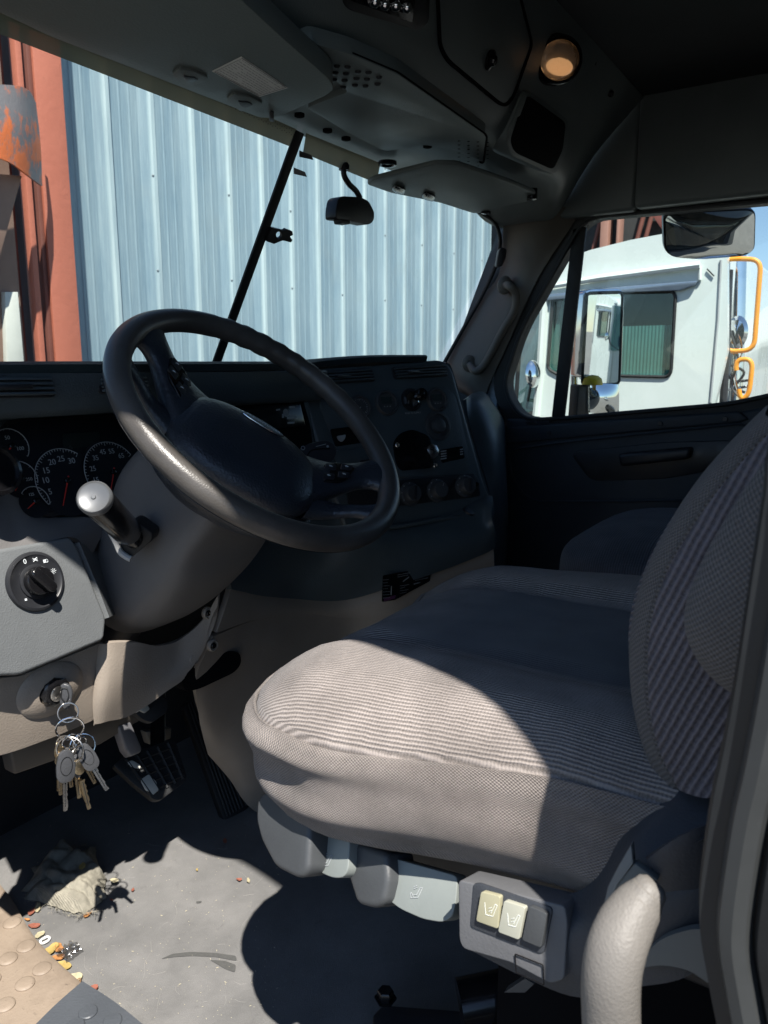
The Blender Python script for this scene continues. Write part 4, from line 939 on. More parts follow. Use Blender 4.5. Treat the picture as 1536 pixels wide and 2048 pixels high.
# radio bay
MB().ppx([(440, 785), (612, 780), (650, 900), (520, 960), (430, 960)], CG.sh(.0), .03, 6, .004).build('centre_fascia', M['dash'], da)
rb = MB().ppx([(452, 806), (606, 797), (622, 855), (628, 912), (470, 930)], CG.sh(.004), .02, 6, .003).build('radio_bay', M['hole'], da)
ra = MB().ppx([(462, 812), (600, 804), (612, 852), (474, 864)], CG.sh(.014), .03, 3, .002).build('radio', M['black'], rb)
b = MB(); cgs = CG.sh(.0148)
for u, v, w_, h_ in ((556, 820, 8, 3), (584, 815, 12, 4), (583, 836, 18, 5), (582, 846, 14, 4), (566, 832, 4, 8), (520, 842, 10, 2)):
    b.prism([cgs.hit(u-w_/2, v-h_/2), cgs.hit(u+w_/2, v-h_/2-1), cgs.hit(u+w_/2, v+h_/2-1), cgs.hit(u-w_/2, v+h_/2)], CG.n*.0003)
b.lathe(cgs.hit(572, 826), CG.n, [(.008, 0), (.008, .0004), (.0065, .0004), (.0065, 0)], 16)
b.build('radio_print', M['grey'], ra)
MB().lathe(CG.hit(612, 788, .002), CG.n, [(.008, 0), (.008, .004), (0, .005)], 14).build('plug', M['dark'], da)
# wing details
W1 = WG.sh(.001)
vent(wing, [(640, 742), (744, 736), (752, 762), (652, 768)], WG, 4)
vent(wing, [(782, 734), (890, 728), (898, 752), (790, 758)], WG, 4)
pn = MB().ppx([(640, 786), (890, 772), (912, 792), (934, 890), (940, 935), (925, 948), (700, 962), (668, 880), (640, 815)], WG.sh(.0035), .004, 10, .0015).build('gauge_plate', M['dash'], wing)
WF = WG.sh(.004)
def rgauge(cx, cy, r, name='gauge', needle=None, lcd=False, ring='lever'):
    c = WF.hit(cx, cy); g_ = MB().lathe(c, WG.n, [(r*1.15, -.002), (r*1.15, .005), (r*1.05, .008), (r*.93, .008), (r*.88, .003), (0, .003)], 36).build(name, M[ring], pn)
    b = MB(); a, d = WG.a, WG.b
    if lcd:
        MB().prism([c+WG.n*.0035+a*x*r+d*y*r for x, y in ((-.55, -.1), (.55, -.1), (.55, .5), (-.55, .5))], WG.n*.0005).build('display', plain('lcd_grey', (.035, .05, .05), .2), g_)
        for x in (-.3, 0, .3): b.prism([c+WG.n*.0035+a*(x-.06)*r-d*.38*r, c+WG.n*.0035+a*(x+.06)*r-d*.38*r, c+WG.n*.0035+a*(x+.06)*r-d*.30*r, c+WG.n*.0035+a*(x-.06)*r-d*.30*r], WG.n*.0004)
    else:
        for k in range(19):
            th = radians(225-270*k/18); r0 = .62 if k % 3 == 0 else .72
            p0 = c+WG.n*.0036+(a*cos(th)+d*sin(th))*r*r0; p1 = c+WG.n*.0036+(a*cos(th)+d*sin(th))*r*.82; b.tube([p0, p1], .0006, 4)
        if needle is not None:
            th = radians(needle); MB().tube([c+WG.n*.005, c+WG.n*.005+(a*cos(th)+d*sin(th))*r*.7], .0009, 5).build('needle', M['white'], g_)
    b.build('markings', M['grey'], g_)
rgauge(719, 815, .023, needle=-130)
rgauge(772, 806, .024, lcd=True, name='display_gauge'); rgauge(873, 800, .024, lcd=True, name='display_gauge')
kv = MB().lathe(WF.hit(822, 800), WG.n, [(.026, 0), (.026, .003), (.021, .004), (.021, .002), (0, .002)], 32).build('valve_ring', M['dark'], pn)
MB().lathe(WF.hit(822, 800, .002), WG.n, [(.017, 0), (.017, .008), (.012, .010), (0, .010)], 6).build('valve_nut', M['chrome'], kv)
MB().lathe(WF.hit(836, 791, .002), WG.n, [(.013, 0), (.013, .018), (.011, .021), (.004, .021), (0, .023)], 24).build('valve_knob', M['black'], kv)
MB().text('PUSH TO SUPPLY', WF.hit(826, 826, .001), WG.a, WG.b, .0055).build('print', M['grey'], pn)
MB().lathe(WF.hit(875, 852), WG.n, [(.034, 0), (.034, .004), (.030, .006), (.027, .006), (.026, .002), (.018, .002), (.016, .010), (.012, .012), (0, .012)], 40).build('brake_knob', M['lever'], pn)
bp = MB().ppx([(786, 885), (800, 866), (825, 858), (856, 870), (866, 890), (868, 935), (800, 942), (790, 920)], WF.sh(.001), .003, 10, .001).build('brake_valve_plate', M['black'], pn)
MB().lathe(WF.hit(853, 906, .001), WG.n, [(.013, 0), (.013, .014), (.016, .018), (.016, .026), (.010, .030), (0, .030)], 8).build('trailer_brake_knob', M['steel'], bp)
MB().lathe(WF.hit(828, 920, .001), WG.n, [(.018, 0), (.018, .02), (.022, .026), (.022, .034), (0, .036)], 8).build('parking_brake_knob', M['black'], bp)
for u, v in ((795, 890), (871, 931)): screw(bp, WF.hit(u, v, .002), WG.n, .006, M['chrome'])
so = MB().ppx([(878, 900), (926, 892), (930, 916), (884, 926)], WF.sh(.001), .003, 3, .001).build('socket_plate', M['black'], pn)
b = MB()
for k in range(4): b.prism([WF.hit(881, 902+k*5, .0012), WF.hit(893, 900+k*5, .0012), WF.hit(893, 902.5+k*5, .0012), WF.hit(881, 904.5+k*5, .0012)], WG.n*.0003)
for k in range(3): b.prism([WF.hit(920, 898+k*5, .0012), WF.hit(926, 897+k*5, .0012), WF.hit(926, 899+k*5, .0012), WF.hit(920, 900+k*5, .0012)], WG.n*.0003)
b.build('print', M['grey'], so)
MB().ppx([(900, 896), (914, 894), (914, 906), (900, 908)], WF.sh(.0022), .002, 1, 0).build('socket', M['hole'], so)
sw = MB().ppx([(660, 858), (712, 852), (722, 886), (672, 893)], WF.sh(.001), .004, 4, .001).build('rocker_panel', M['black'], pn)
MB().ppx([(674, 872), (692, 869), (690, 878), (684, 884), (677, 880)], WF.sh(.004), .003, 3, .001).build('rocker_lens', M['grey'], sw)
MB().ppx([(664, 902), (728, 896), (745, 952), (690, 960)], WF.sh(.001), .004, 5, .001).build('storage_door', M['dash'], pn)
MB().ppx([(720, 920), (742, 918), (750, 950), (728, 954)], WF.sh(.002), .004, 3, .001).build('rocker_blank', M['dark'], pn)
# climate control row
cp = MB().ppx([(690, 968), (800, 960), (948, 946), (956, 958), (962, 992), (880, 1002), (800, 1012), (700, 1020)], WG.sh(.003), .006, 6, .0015).build('climate_panel', M['dark'], wing)
CW = WG.sh(.004)
for i, (u, v) in enumerate(((819, 988), (873, 981), (929, 972))):
    c = CW.hit(u, v); k_ = MB().lathe(c, WG.n, [(.026, -.001), (.026, .004), (.021, .006), (.019, .018), (.017, .021), (0, .021)], 36).build('climate_knob', M['lever'], cp)
    if i != 1: MB().box(c+WG.n*.024, (.006, .03, .006), Matrix((WG.a, WG.n, WG.b)).transposed() @ Matrix.Rotation(.3, 3, 'Y') @ Matrix.Rotation(pi/2, 3, 'X'), .002).build('grip', M['dark'], k_)
    b = MB()
    for j in range(7):
        th = radians(210-240*j/6); b.lathe(c+WG.n*.0062+(WG.a*cos(th)+WG.b*sin(th))*.0235, WG.n, [(.0014, 0), (.0014, .0004), (0, .0004)], 6)
    th = radians(60); b.tube([c+WG.n*.0215+(WG.a*cos(th)+WG.b*sin(th))*.008, c+WG.n*.0215+(WG.a*cos(th)+WG.b*sin(th))*.015], .0007, 4)
    b.build('markings', M['grey'], k_)
screw(cp, CW.hit(954, 968, .002), WG.n, .005, M['black'])
# tray below the knobs
MB().tube([WG.hit(p.x, p.y, .006) for p in cr([(700, 1062, 0), (800, 1052, 0), (880, 1038, 0), (945, 1030, 0), (966, 1022, 0), (960, 1012, 0)], 5)], .005, 8).build('tray_lip', M['dash'], wing)
MB().lathe(WG.hit(937, 1024, .012), (0, -.5, .85), [(.014, 0), (.014, .004), (.010, .005), (0, .004)], 18).build('tray_socket', M['dark'], wing)
# right cheek of the wing and passenger side dash behind it
e0 = [WG.hit(u, v, -.004) for u, v in ((892, 724), (906, 742), (942, 870), (972, 970), (986, 1010), (986, 1060), (985, 1092), (986, 1180))]
e1 = [p+V((.16, .30, .0)) for p in e0]
MB().grid([e0, [p+V((.04, .07, 0)) for p in e0], e1], 3, 3, th=.006).build('wing_cheek', M['dash'], da)
MB().grid([[on(925, 800, 'X', .55), on(945, 792, 'X', .7), on(965, 790, 'X', .85), on(985, 815, 'X', .99)],
           [on(930, 830, 'X', .55), on(960, 815, 'X', .62), on(985, 830, 'X', .75), on(1004, 850, 'X', .99)],
           [on(950, 900, 'X', .55), on(985, 890, 'X', .60), on(1000, 905, 'X', .72), on(1006, 930, 'X', .99)],
           [on(975, 1000, 'X', .55), on(995, 1000, 'X', .60), on(1006, 1010, 'X', .72), on(1010, 1030, 'X', .99)],
           [on(980, 1150, 'X', .55), on(990, 1150, 'X', .62), on(998, 1150, 'X', .75), on(1010, 1150, 'X', .99)]], 5, 5, th=.01).build('passenger_bulge', M['dash'], da)
MB().prism([V((.36, 1.31, .80)), V((1.0, 1.28, .80)), V((1.0, 1.02, .795)), V((.60, 1.08, .80))], (0, 0, -.02), .004).build('passenger_top', M['pad'], da)
MB().ppx([(932, 795), (944, 790), (962, 796), (956, 802)], Pl((.8, 1, .85), (-.6, -.5, .6)), .01, 2, .001).build('side_defroster', M['dark'], da)
# diagram sticker on the tan band
SK = Pl(on(812, 1170, 'Y', .848), WG.n*1, WG.a)
SK = Pl(on(812, 1165, 'Y', .835), V((-.36, -.93, .06)))
st = MB().ppx([(766, 1151), (862, 1134), (860, 1162), (790, 1200), (764, 1204)], SK, .001, 3, 0).build('shift_diagram', M['black'], da)
b = MB(); r3 = random.Random(5); SK2 = SK.sh(.0006)
def ln(u0, v0, u1, v1, w_=.0004): b.tube([SK2.hit(u0, v0), SK2.hit(u1, v1)], w_, 4)
for k in range(7): ln(766, 1160+k*6, 766+r3.randint(8, 14), 1159+k*6)
ln(783, 1172, 782, 1190, .0010); ln(806, 1163, 818, 1154, .0012); ln(828, 1168, 840, 1165, .0010); ln(795, 1150, 822, 1145, .0005); ln(795, 1154, 816, 1150, .0005)
for k in range(4): ln(800, 1172+k*5, 800+r3.randint(10, 18), 1169+k*5); 
for k in range(3): ln(830, 1151+k*5, 830+r3.randint(12, 26), 1146+k*5)
b.build('fine_print', M['grey'], st, kind='stuff')
MB().ppx([(768, 1196), (792, 1190), (790, 1197), (768, 1203)], SK2, .0004, 0, 0).build('blue_red_stripe', plain('stripe', (.10, .03, .08), .6), st)

# ------------------------------------------------------------------ steering column, lever, stalk
W = V((-.395, .744, .8427)); A = radians(47.3); WN = V((0, -cos(A), sin(A))); E1 = V((1, 0, 0)); E2 = WN.cross(E1)
sco = thing('steering_column', W-WN*.3, 'grey plastic steering column shroud below the wheel, with tilt lever boot', 'steering column')
def ring(t_, hw, y0_, y1_, ex=3.2, n=28, xo=0):
    o = []; cy = (y0_+y1_)/2; hh = (y1_-y0_)/2
    for k in range(n):
        th = 2*pi*k/n; c_, s_ = cos(th), sin(th)
        o.append(W-WN*t_+E1*(xo+hw*abs(c_)**(2/ex)*(1 if c_ > 0 else -1))+E2*(cy+hh*abs(s_)**(2/ex)*(1 if s_ > 0 else -1)))
    return o
rows = [ring(.045, .05, -.05, .05, 2), ring(.06, .078, -.07, .07, 2.4), ring(.085, .090, -.072, .088, 4.5), ring(.12, .095, -.074, .098, 7), ring(.19, .101, -.076, .106, 8), ring(.25, .102, -.086, .104, 5), ring(.33, .100, -.082, .092, 3.6), ring(.39, .094, -.070, .085, 3), ring(.44, .08, -.05, .075, 2.4)]
rows = [r+[r[0]] for r in rows]
sh_ = MB().grid(rows, 1, 4).build('shroud', M['shroud'], sco, smooth=50)
for u, v in ((430, 1143), (345, 1193), (408, 1170)):
    MB().lathe(EYE+ray(u, v).normalized()*((W-WN*.31+E2*-.085-EYE).length-.0), (-.2, -.8, -.6), [(.010, -.01), (.010, .002), (.006, .001), (0, .001)], 12, sx=.6).build('shroud_recess', M['dark'], sh_)
MB().tube([W-WN*.30, W-WN*.75], .03, 12).build('column_tube', M['dark'], sco)
# tilt lever: boot plate and big chrome topped knob
kb0, kt = on(266, 1074, 'Y', .868), on(187, 994, 'Y', .765)
SL = Pl(on(268, 1080, 'Y', .872), (-.85, -.45, -.1))
MB().ppx([(228, 1070), (262, 1042), (272, 1042), (305, 1066), (303, 1082), (262, 1116), (246, 1112)], SL.sh(.004), .03, 6, .003).build('lever_boot', M['rubber'], sco)
MB().tube([SL.hit(p.x, p.y, .007) for p in cr([(222, 1066, 0), (232, 1085, 0), (240, 1103, 0), (252, 1113, 0), (262, 1118, 0)], 4)], .0045, 8).build('boot_rim', plain('pale_rim', (.4, .4, .39), .4), sco)
kd_ = (kt-kb0).normalized()
tl = MB().lathe(kb0, kd_, [(.014, -.02), (.014, .006), (.011, .010), (.011, .030)], 20).build('tilt_stem', M['black'], sco)
L_ = (kt-kb0).length
MB().lathe(kb0, kd_, [(.012, .026), (.0185, .030), (.0195, .036), (.0195, L_-.012), (.0185, L_-.010)], 28).build('tilt_grip', M['black'], tl)
MB().lathe(kb0, kd_, [(.0195, L_-.013), (.0205, L_-.010), (.0205, L_-.002), (.0185, L_+.001), (.0165, L_-.0005), (.0030, L_-.0005), (.0022, L_+.0008), (0, L_+.0008)], 36).build('tilt_cap', plain('brushed_cap', (.13, .135, .14), .38, .3), tl)
# multifunction stalk right of the hub
s0, s1 = on(610, 905, 'Y', .86), on(668, 895, 'Y', .80)
c_ = EYE+ray(600, 900).normalized()*((W-WN*.08+E1*.1-EYE).length)
sp_ = Pl(EYE+ray(630, 905).normalized()*((W-WN*.07+E1*.13-EYE).length), (-.5, -.8, .35))
stk = MB().ppx([(596, 900), (620, 886), (652, 880), (668, 888), (674, 905), (668, 918), (648, 936), (625, 930), (560, 960), (560, 930)], sp_, .03, 7, .006, seg=3).build('signal_stalk', M['dark'], sco)
b = MB(); b.tube([sp_.hit(606+4*cos(k), 896+4*sin(k), .001) for k in range(7)], .0006, 4); b.tube([sp_.hit(632, 893, .001), sp_.hit(652, 888, .001)], .0005, 4); b.lathe(sp_.hit(655, 893, .0), sp_.n, [(.002, 0), (.002, .001), (0, .001)], 8)
b.build('stalk_symbols', M['grey'], stk)
MB().tube(cr([sp_.hit(612, 915, .001), sp_.hit(625, 900, .001), sp_.hit(660, 897, .001)], 5), .001, 5).build('stalk_groove', M['hole'], stk)

# ------------------------------------------------------------------ steering wheel
sw_ = thing('steering_wheel', W, 'large black leather steering wheel turned aside, its lower left rim in sunlight', 'steering wheel')
RW, TR = .215, .0172
pts = []; rad = []
for k in range(144):
    a = 2*pi*k/144; pts.append(W+E1*cos(a)*RW+E2*sin(a)*RW)
    # finger bumps along the inside of the upper rim
    loc = (math.degrees(a)+52) % 360
    g_ = .0010*sin(a*44) if 60 < loc < 125 else 0
    rad.append(TR+g_)
MB().tube(pts, rad, 20, closed=True, flat=WN).build('rim', M['wheel'], sw_, smooth=80)
# seam line on the underside of the rim
MB().tube([W+(E1*cos(2*pi*k/120)+E2*sin(2*pi*k/120))*(RW+TR*.80)-WN*TR*.62 for k in range(120)], .0007, 4, closed=True).build('rim_seam', M['rubber'], sw_)
RA = radians(-52); S1 = E1*cos(RA)+E2*sin(RA); S2 = E2*cos(RA)-E1*sin(RA)
def wl(x, y, z=0): return W+S1*x+S2*y+WN*z
HD = -.036
# hub housing and pad
def hub(rows_): return [[wl(x*1.0, y, z+HD) for x, y, z in r]+[wl(r[0][0], r[0][1], r[0][2]+HD)] for r in rows_]
def orng(a, b_, z, cy=-.03, ex=2.6, n=36): return [(a*abs(cos(2*pi*k/n))**(2/ex)*(1 if cos(2*pi*k/n) >= 0 else -1), cy+b_*abs(sin(2*pi*k/n))**(2/ex)*(1 if sin(2*pi*k/n) >= 0 else -1), z) for k in range(n)]
MB().grid(hub([orng(.05, .05, -.10), orng(.085, .075, -.085), orng(.115, .092, -.065), orng(.126, .099, -.050), orng(.125, .098, -.038), orng(.119, .092, -.030), orng(.02, .02, -.02)]), 1, 3).build('hub_housing', M['hub'], sw_, smooth=60)
pad = MB().grid(hub([orng(.110, .084, -.030), orng(.116, .089, -.014), orng(.114, .087, -.004), orng(.104, .079, .006), orng(.085, .064, .013), orng(.055, .040, .017), orng(.025, .018, .018), orng(.001, .001, .018)]), 1, 3).build('horn_pad', M['hub'], sw_, smooth=80)
# emblem
ec = wl(.002, .026, .0150+HD); b = MB(); en = (WN+S2*.22).normalized(); eb = (S2-en*S2.dot(en)).normalized(); ea = eb.cross(en)
def ell(a, b_, z, n=40): return [ec+ea*a*cos(2*pi*k/n)+eb*b_*sin(2*pi*k/n)+en*z for k in range(n)]
MB().prism(ell(.036, .0105, 0), en*.0025, .001).build('emblem_rim', M['chrome'], pad)
em = MB().prism(ell(.0335, .0085, .0022), en*.0008, 0).build('emblem', plain('emblem_grey', (.13, .17, .17), .35), pad)
MB().text('FREIGHTLINER', ec+en*.0034, ea, eb, .0088).build('emblem_letters', M['white'], em)
# spokes: broad upper pair carrying switches, tapering into the rim, with a strut below each
for s_ in (-1, 1):
    def sec_(x, y0_, y1_, z, th, n=14):
        o = []
        for k in range(n):
            a_ = 2*pi*k/n; o.append(wl(s_*x, (y0_+y1_)/2+(y1_-y0_)/2*cos(a_), z+th/2*abs(sin(a_))**.8*(1 if sin(a_) > 0 else -1)))
        return o+[o[0]]
    rows = [sec_(.060, -.10, .058, -.062, .06), sec_(.095, -.078, .058, -.054, .052), sec_(.125, -.040, .060, -.044, .044), sec_(.150, -.010, .068, -.033, .038), sec_(.172, .012, .080, -.021, .034), sec_(.190, .016, .094, -.010, .032), sec_(.206, .010, .105, -.002, .028)]
    MB().grid(rows, 1, 5).build('spoke', M['hub'], sw_, smooth=80)
    rows = [sec_(.110, -.075, -.020, -.058, .034), sec_(.145, -.062, -.030, -.044, .022), sec_(.175, -.058, -.034, -.022, .020), sec_(.200, -.066, -.028, -.006, .022), sec_(.209, -.075, -.020, -.001, .024)]
    MB().grid(rows, 1, 5).build('spoke_strut', M['hub'], sw_, smooth=80)
    cs_ = [(.112, -.020), (.145, -.002), (.158, .040), (.132, .046), (.110, .030)]
    zf = lambda x: -.044+(abs(x)-.125)*.42+.019
    def fz(x, y, z=0): return wl(s_*x, y, zf(x)+z)
    cl_ = MB().prism([fz(p.x, p.y, -.006) for p in rpoly([(a, c, 0) for a, c in cs_], .010)], WN*.009, .0025, 3).build('switch_cluster', M['black'], sw_)
    bb = MB()
    for x, y in ((.122, .026), (.144, .034), (.122, .000), (.142, .012)):
        MB().prism([fz(x+p.x, y+p.y, .001) for p in rpoly([(-.008, -.009, 0), (.008, -.006, 0), (.008, .008, 0), (-.008, .008, 0)], .003)], WN*.0035, .001).build('button', M['dark'], cl_)
        c3 = fz(x, y, .0051)
        bb.tube([c3+S1*.003*cos(k*1.05)+S2*.0025*sin(k*1.05) for k in range(5)], .0004, 4); bb.tube([c3-S1*.004, c3+S1*.002+S2*.001], .0004, 4)
    bb.build('button_symbols', M['white'], cl_)
# ------------------------------------------------------------------ ignition key and key bunch
KY = .93
def kq(u, v, y=KY): return on(u, v, 'Y', y)
ks_ = thing('key_bunch', kq(145, 1500), 'bunch of keys on steel rings hanging from the ignition lock', 'keys')
def ringt(c, n, r, th, m, nm, par=None):
    n = V(n).normalized(); a = n.orthogonal().normalized(); b_ = n.cross(a)
    return MB().tube([V(c)+a*cos(2*pi*k/36)*r+b_*sin(2*pi*k/36)*r for k in range(36)], th, 8, closed=True).build(nm, M[m], par or ks_)
t = NT('key_head_grey'); M['keyhead'] = t.out((.055, .057, .062), .4, t.bump(t.noise(300, 3), .0004))
# ignition key in the lock
kp_ = Pl(kq(130, 1394, .95), (-.75, -.65, .05))
MB().tube([TP.hit(101, 1379, .010), kp_.hit(122, 1384)], .0022, 6).build('ignition_blade', M['steel'], ks_)
ik = MB().ppx([(119, 1372), (128, 1367), (140, 1372), (145, 1386), (143, 1404), (137, 1420), (128, 1420), (119, 1408), (116, 1388)], kp_, .007, 5, .002, seg=3).build('ignition_key_head', M['keyhead'], ks_)
MB().tube([kp_.hit(p.x, p.y, .001) for p in rpoly([(123, 1376, 0), (134, 1376, 0), (138, 1392, 0), (132, 1406, 0), (122, 1396, 0)], 4, 3)], .0008, 5, closed=True).build('head_groove', M['rubber'], ik)
ringt(kq(136, 1425, .94), (-.5, -.8, .25), .0135, .0010, 'steel', 'split_ring')
ringt(kq(140, 1457, .935), (-.55, -.8, -.2), .0185, .0014, 'chrome', 'split_ring')
ringt(kq(143, 1482, .93), (-.3, -.9, -.3), .0125, .0012, 'chrome', 'split_ring')
ringt(kq(140, 1500, .925), (-.8, -.5, .1), .0190, .0013, 'steel', 'split_ring')
ringt(kq(165, 1492, .925), (-.5, -.9, .3), .0170, .0011, 'chrome', 'split_ring')
ringt(kq(132, 1494, .93), (-.9, -.3, .1), .0160, .0011, 'steel', 'split_ring')
ringt(kq(160, 1486, .92), (-.2, -.9, -.1), .0095, .0011, 'chrome', 'split_ring')
ringt(kq(150, 1512, .92), (.3, -.9, -.3), .0145, .0011, 'steel', 'split_ring')
YS = .045
def key(hu, hv, tu, tv, y, head, m, hw=9, lab=None, tilt=(-.3, -1, .1), hl=.45, cuts=1):
    """key from head centre (hu,hv) to blade tip (tu,tv)"""
    pl_ = Pl(kq(hu, hv, y+YS), tilt); h, tp_ = pl_.hit(hu, hv), pl_.hit(tu, tv); d = (tp_-h).normalized(); s_ = d.cross(pl_.n).normalized(); L = (tp_-h).length
    w_ = hw*.00062
    if head == 'plastic': o = [(-.30, -.7), (-.36, 0), (-.30, .7), (0, 1.0), (.25, .95), (.36, .5), (.36, -.5), (.25, -.95), (0, -1.0)]
    else: o = [(-.18, -.6), (-.22, 0), (-.18, .6), (-.05, .95), (.08, .9), (.16, .35), (.16, -.35), (.08, -.9), (-.05, -.95)]
    o = [h+d*a*L*1.0+s_*c*w_ for a, c in o]
    hd = MB().prism(rpoly(o, .004, 4), pl_.n*(.006 if head == 'plastic' else .002), .0015 if head == 'plastic' else .0004).build('key_head', m, ks_, label=lab)
    if head == 'plastic':
        MB().tube([h+d*.25*L*sin(t_)*.8+s_*w_*.62*cos(t_)+pl_.n*.0062 for t_ in [k*pi/8 for k in range(16)]], .0006, 4, closed=True).build('head_groove', M['rubber'], hd)
    bw = .0038; rr_ = random.Random(int(hu*7+hv)); pts_ = [h+d*L*.30-s_*bw]; x = .36
    side = [h+d*L*.3+s_*bw]
    while x < .96:
        dep = rr_.uniform(.1, .9)*.0022; pts_.append(h+d*L*x-s_*(bw-dep)); x += .045; pts_.append(h+d*L*x-s_*(bw-dep*rr_.uniform(.6, 1))); x += .02
    pts_ += [h+d*L*.985-s_*bw*.4, h+d*L-s_*0, h+d*L*.985+s_*bw*.7, side[0]]
    MB().prism(pts_, pl_.n*.0019, 0).build('key_blade', M['brass'] if m == M['brass'] or rr_.random() > .4 else M['steel'], ks_)
    MB().tube([h+d*L*.33+pl_.n*.002, h+d*L*.9+pl_.n*.002], .0006, 4).build('blade_groove', M['rubber'], hd)
key(130, 1530, 130, 1622, .872, 'plastic', M['keyhead'], 21, 'large grey plastic key head in front', hl=.4)
key(174, 1512, 214, 1580, .874, 'plastic', M['keyhead'], 19, 'ridged dark key head on the right', tilt=(-.5, -1, .2))
key(158, 1535, 178, 1618, .878, 'metal', M['brass'], 14); key(152, 1530, 158, 1596, .884, 'plastic', M['keyhead'], 9)
key(150, 1540, 174, 1604, .888, 'metal', M['brass'], 12); key(120, 1520, 117, 1582, .892, 'metal', M['brass'], 13)
key(166, 1520, 190, 1566, .886, 'metal', M['steel'], 12); key(140, 1535, 142, 1574, .893, 'metal', M['brass'], 12)
key(118, 1505, 121, 1590, .897, 'metal', M['brass'], 12)

# ------------------------------------------------------------------ pedals
def pedal(name, pts, y, tilt, th, label, m='rubber', lines=0):
    p0 = on(sum(p[0] for p in pts)/len(pts), sum(p[1] for p in pts)/len(pts), 'Y', y); pl_ = Pl(p0, tilt)
    t_ = thing(name, p0, label, 'pedal', 'pedals under the dashboard'); pd = MB().ppx(pts, pl_, th, 8, .005).build('pad', M[m], t_); return t_, pl_, pd
br, bpl, bpd = pedal('brake_pedal', [(226, 1530), (250, 1512), (340, 1478), (352, 1484), (374, 1552), (372, 1562), (322, 1600), (308, 1600), (268, 1568)], 1.10, (-.25, -.75, .62), .02, 'square ribbed brake pedal low in the footwell with worn metal edge')
b = MB()
for k in range(5):
    f = k/4; b.tube([bpl.hit(252+84*f, 1518-32*f, .001), bpl.hit(304+62*f, 1592-34*f, .001)], .0035, 6)
for k in range(5):
    f = (k+.5)/5; b.tube([bpl.hit(248+58*f, 1522+70*f, .001), bpl.hit(342+28*f, 1488+68*f, .001)], .0030, 6)
b.build('ribs', M['rubber'], bpd)
pm_ = plain('worn_pedal_edge', (.42, .42, .38), .5)
MB().ppx([(280, 1560), (298, 1548), (312, 1562), (318, 1580), (306, 1590), (292, 1580)], bpl.sh(.004), .012, 3, .002).build('metal_lug', pm_, br)
MB().ppx([(254, 1524), (264, 1520), (282, 1530), (280, 1538), (262, 1534)], bpl.sh(.004), .006, 3, .001).build('metal_lug', pm_, br)
MB().prism([bpl.hit(300, 1500, -.02), bpl.hit(330, 1490, -.02), on(330, 1380, 'Y', 1.30), on(300, 1380, 'Y', 1.30)], (.02, .02, 0), .004).build('arm', M['dark'], br)
cb2, cpl, cpd = pedal('clutch_pedal', [(250, 1408), (268, 1392), (318, 1388), (338, 1400), (334, 1424), (304, 1446), (286, 1440)], 1.03, (-.3, -.8, .5), .02, 'smaller dark pedal with a bright clip just under the knee panel')
MB().ppx([(276, 1408), (292, 1404), (300, 1418), (290, 1426), (278, 1420)], cpl.sh(.006), .012, 3, .002).build('bright_clip', pm_, cb2)
b = MB(); b.prism([on(u, v, 'Y', 1.06) for u, v in ((236, 1452), (262, 1442), (284, 1494), (284, 1504), (262, 1513), (252, 1500))], (.0, .02, -.01), .004, 2); b.build('arm', plain('grey_arm', (.14, .14, .15), .4), cb2)
MB().prism([on(u, v, 'Y', 1.2) for u, v in ((292, 1464), (344, 1456), (342, 1478), (300, 1490))], (0, .02, 0), .003).build('arm_bracket', plain('dusty_bracket', (.16, .15, .13), .6), br)
ac, apl, apd = pedal('accelerator_pedal', [(366, 1410), (420, 1380), (452, 1430), (512, 1600), (470, 1645), (448, 1640)], 1.16, (-.15, -.8, .55), .02, 'long ribbed accelerator pedal beside the console wall')
b = MB()
for k in range(9):
    f = (k+.5)/9; b.tube([apl.hit(374+48*f, 1408-24*f, .001), apl.hit(452+56*f, 1634-32*f, .001)], .0022, 6)
b.build('ribs', M['rubber'], apd)

# ------------------------------------------------------------------ door sill step, rag, leaves and litter on the floor
def fl(u, v, z=FZ): return on(u, v, 'Z', z)
t = NT('dirty_tan_step'); n1 = t.noise(14, 7, .7); n2 = t.noise(120, 4, .7)
c = t.mix(t.ramp(n1, [(.45, 0.), (.75, .55)]), (.27, .215, .165), (.13, .10, .075)); c = t.mix(t.ramp(n2, [(.62, 0.), (.72, .5)]), c, (.07, .055, .045))
M['step'] = t.out(c, .55, t.bump(n2, .0008), Specular_IOR_Level=.35)
e_ = [(-90, 1640), (-10, 1762), (20, 1800), (60, 1870), (110, 1925), (165, 1975), (190, 2010), (290, 2110)]
rows = [[fl(u, v, FZ+.016)+V((.004, .002, -.012)) for u, v in e_], [fl(u, v, FZ+.016) for u, v in e_], [fl(u, v, FZ+.016)+V((-.06, -.03, 0)) for u, v in e_], [fl(u, v, FZ+.016)+V((-.17, -.07, 0)) for u, v in e_]][::-1]
stp = MB().grid(rows, 4, 3, th=.02).build('sill_step', M['step'], label='tan plastic door sill with round grip studs at the lower left', cat='door sill')
def onstep(u, v):
    # the sheet slopes gently outwards
    p = fl(u, v, FZ+.015); return p
for u, v in ((24, 1846), (52, 1893), (16, 1918), (84, 1938), (50, 1968), (-20, 1890), (-18, 1960), (10, 2010)):
    MB().lathe(fl(u, v, FZ+.017), (0, 0, 1), [(.0150, -.006), (.0145, .0012), (.0125, .0030), (.010, .0036), (0, .0036)], 26).build('grip_stud', M['step'], stp)
gs = MB().grid([[fl(165, 1962, FZ+.026), fl(230, 2004, FZ+.026), fl(300, 2060, FZ+.026)], [fl(110, 2010, FZ+.024), fl(170, 2060, FZ+.024), fl(240, 2120, FZ+.024)], [fl(40, 2080, FZ+.02), fl(110, 2140, FZ+.02), fl(180, 2200, FZ+.02)]][::-1], 4, 4, th=.02)
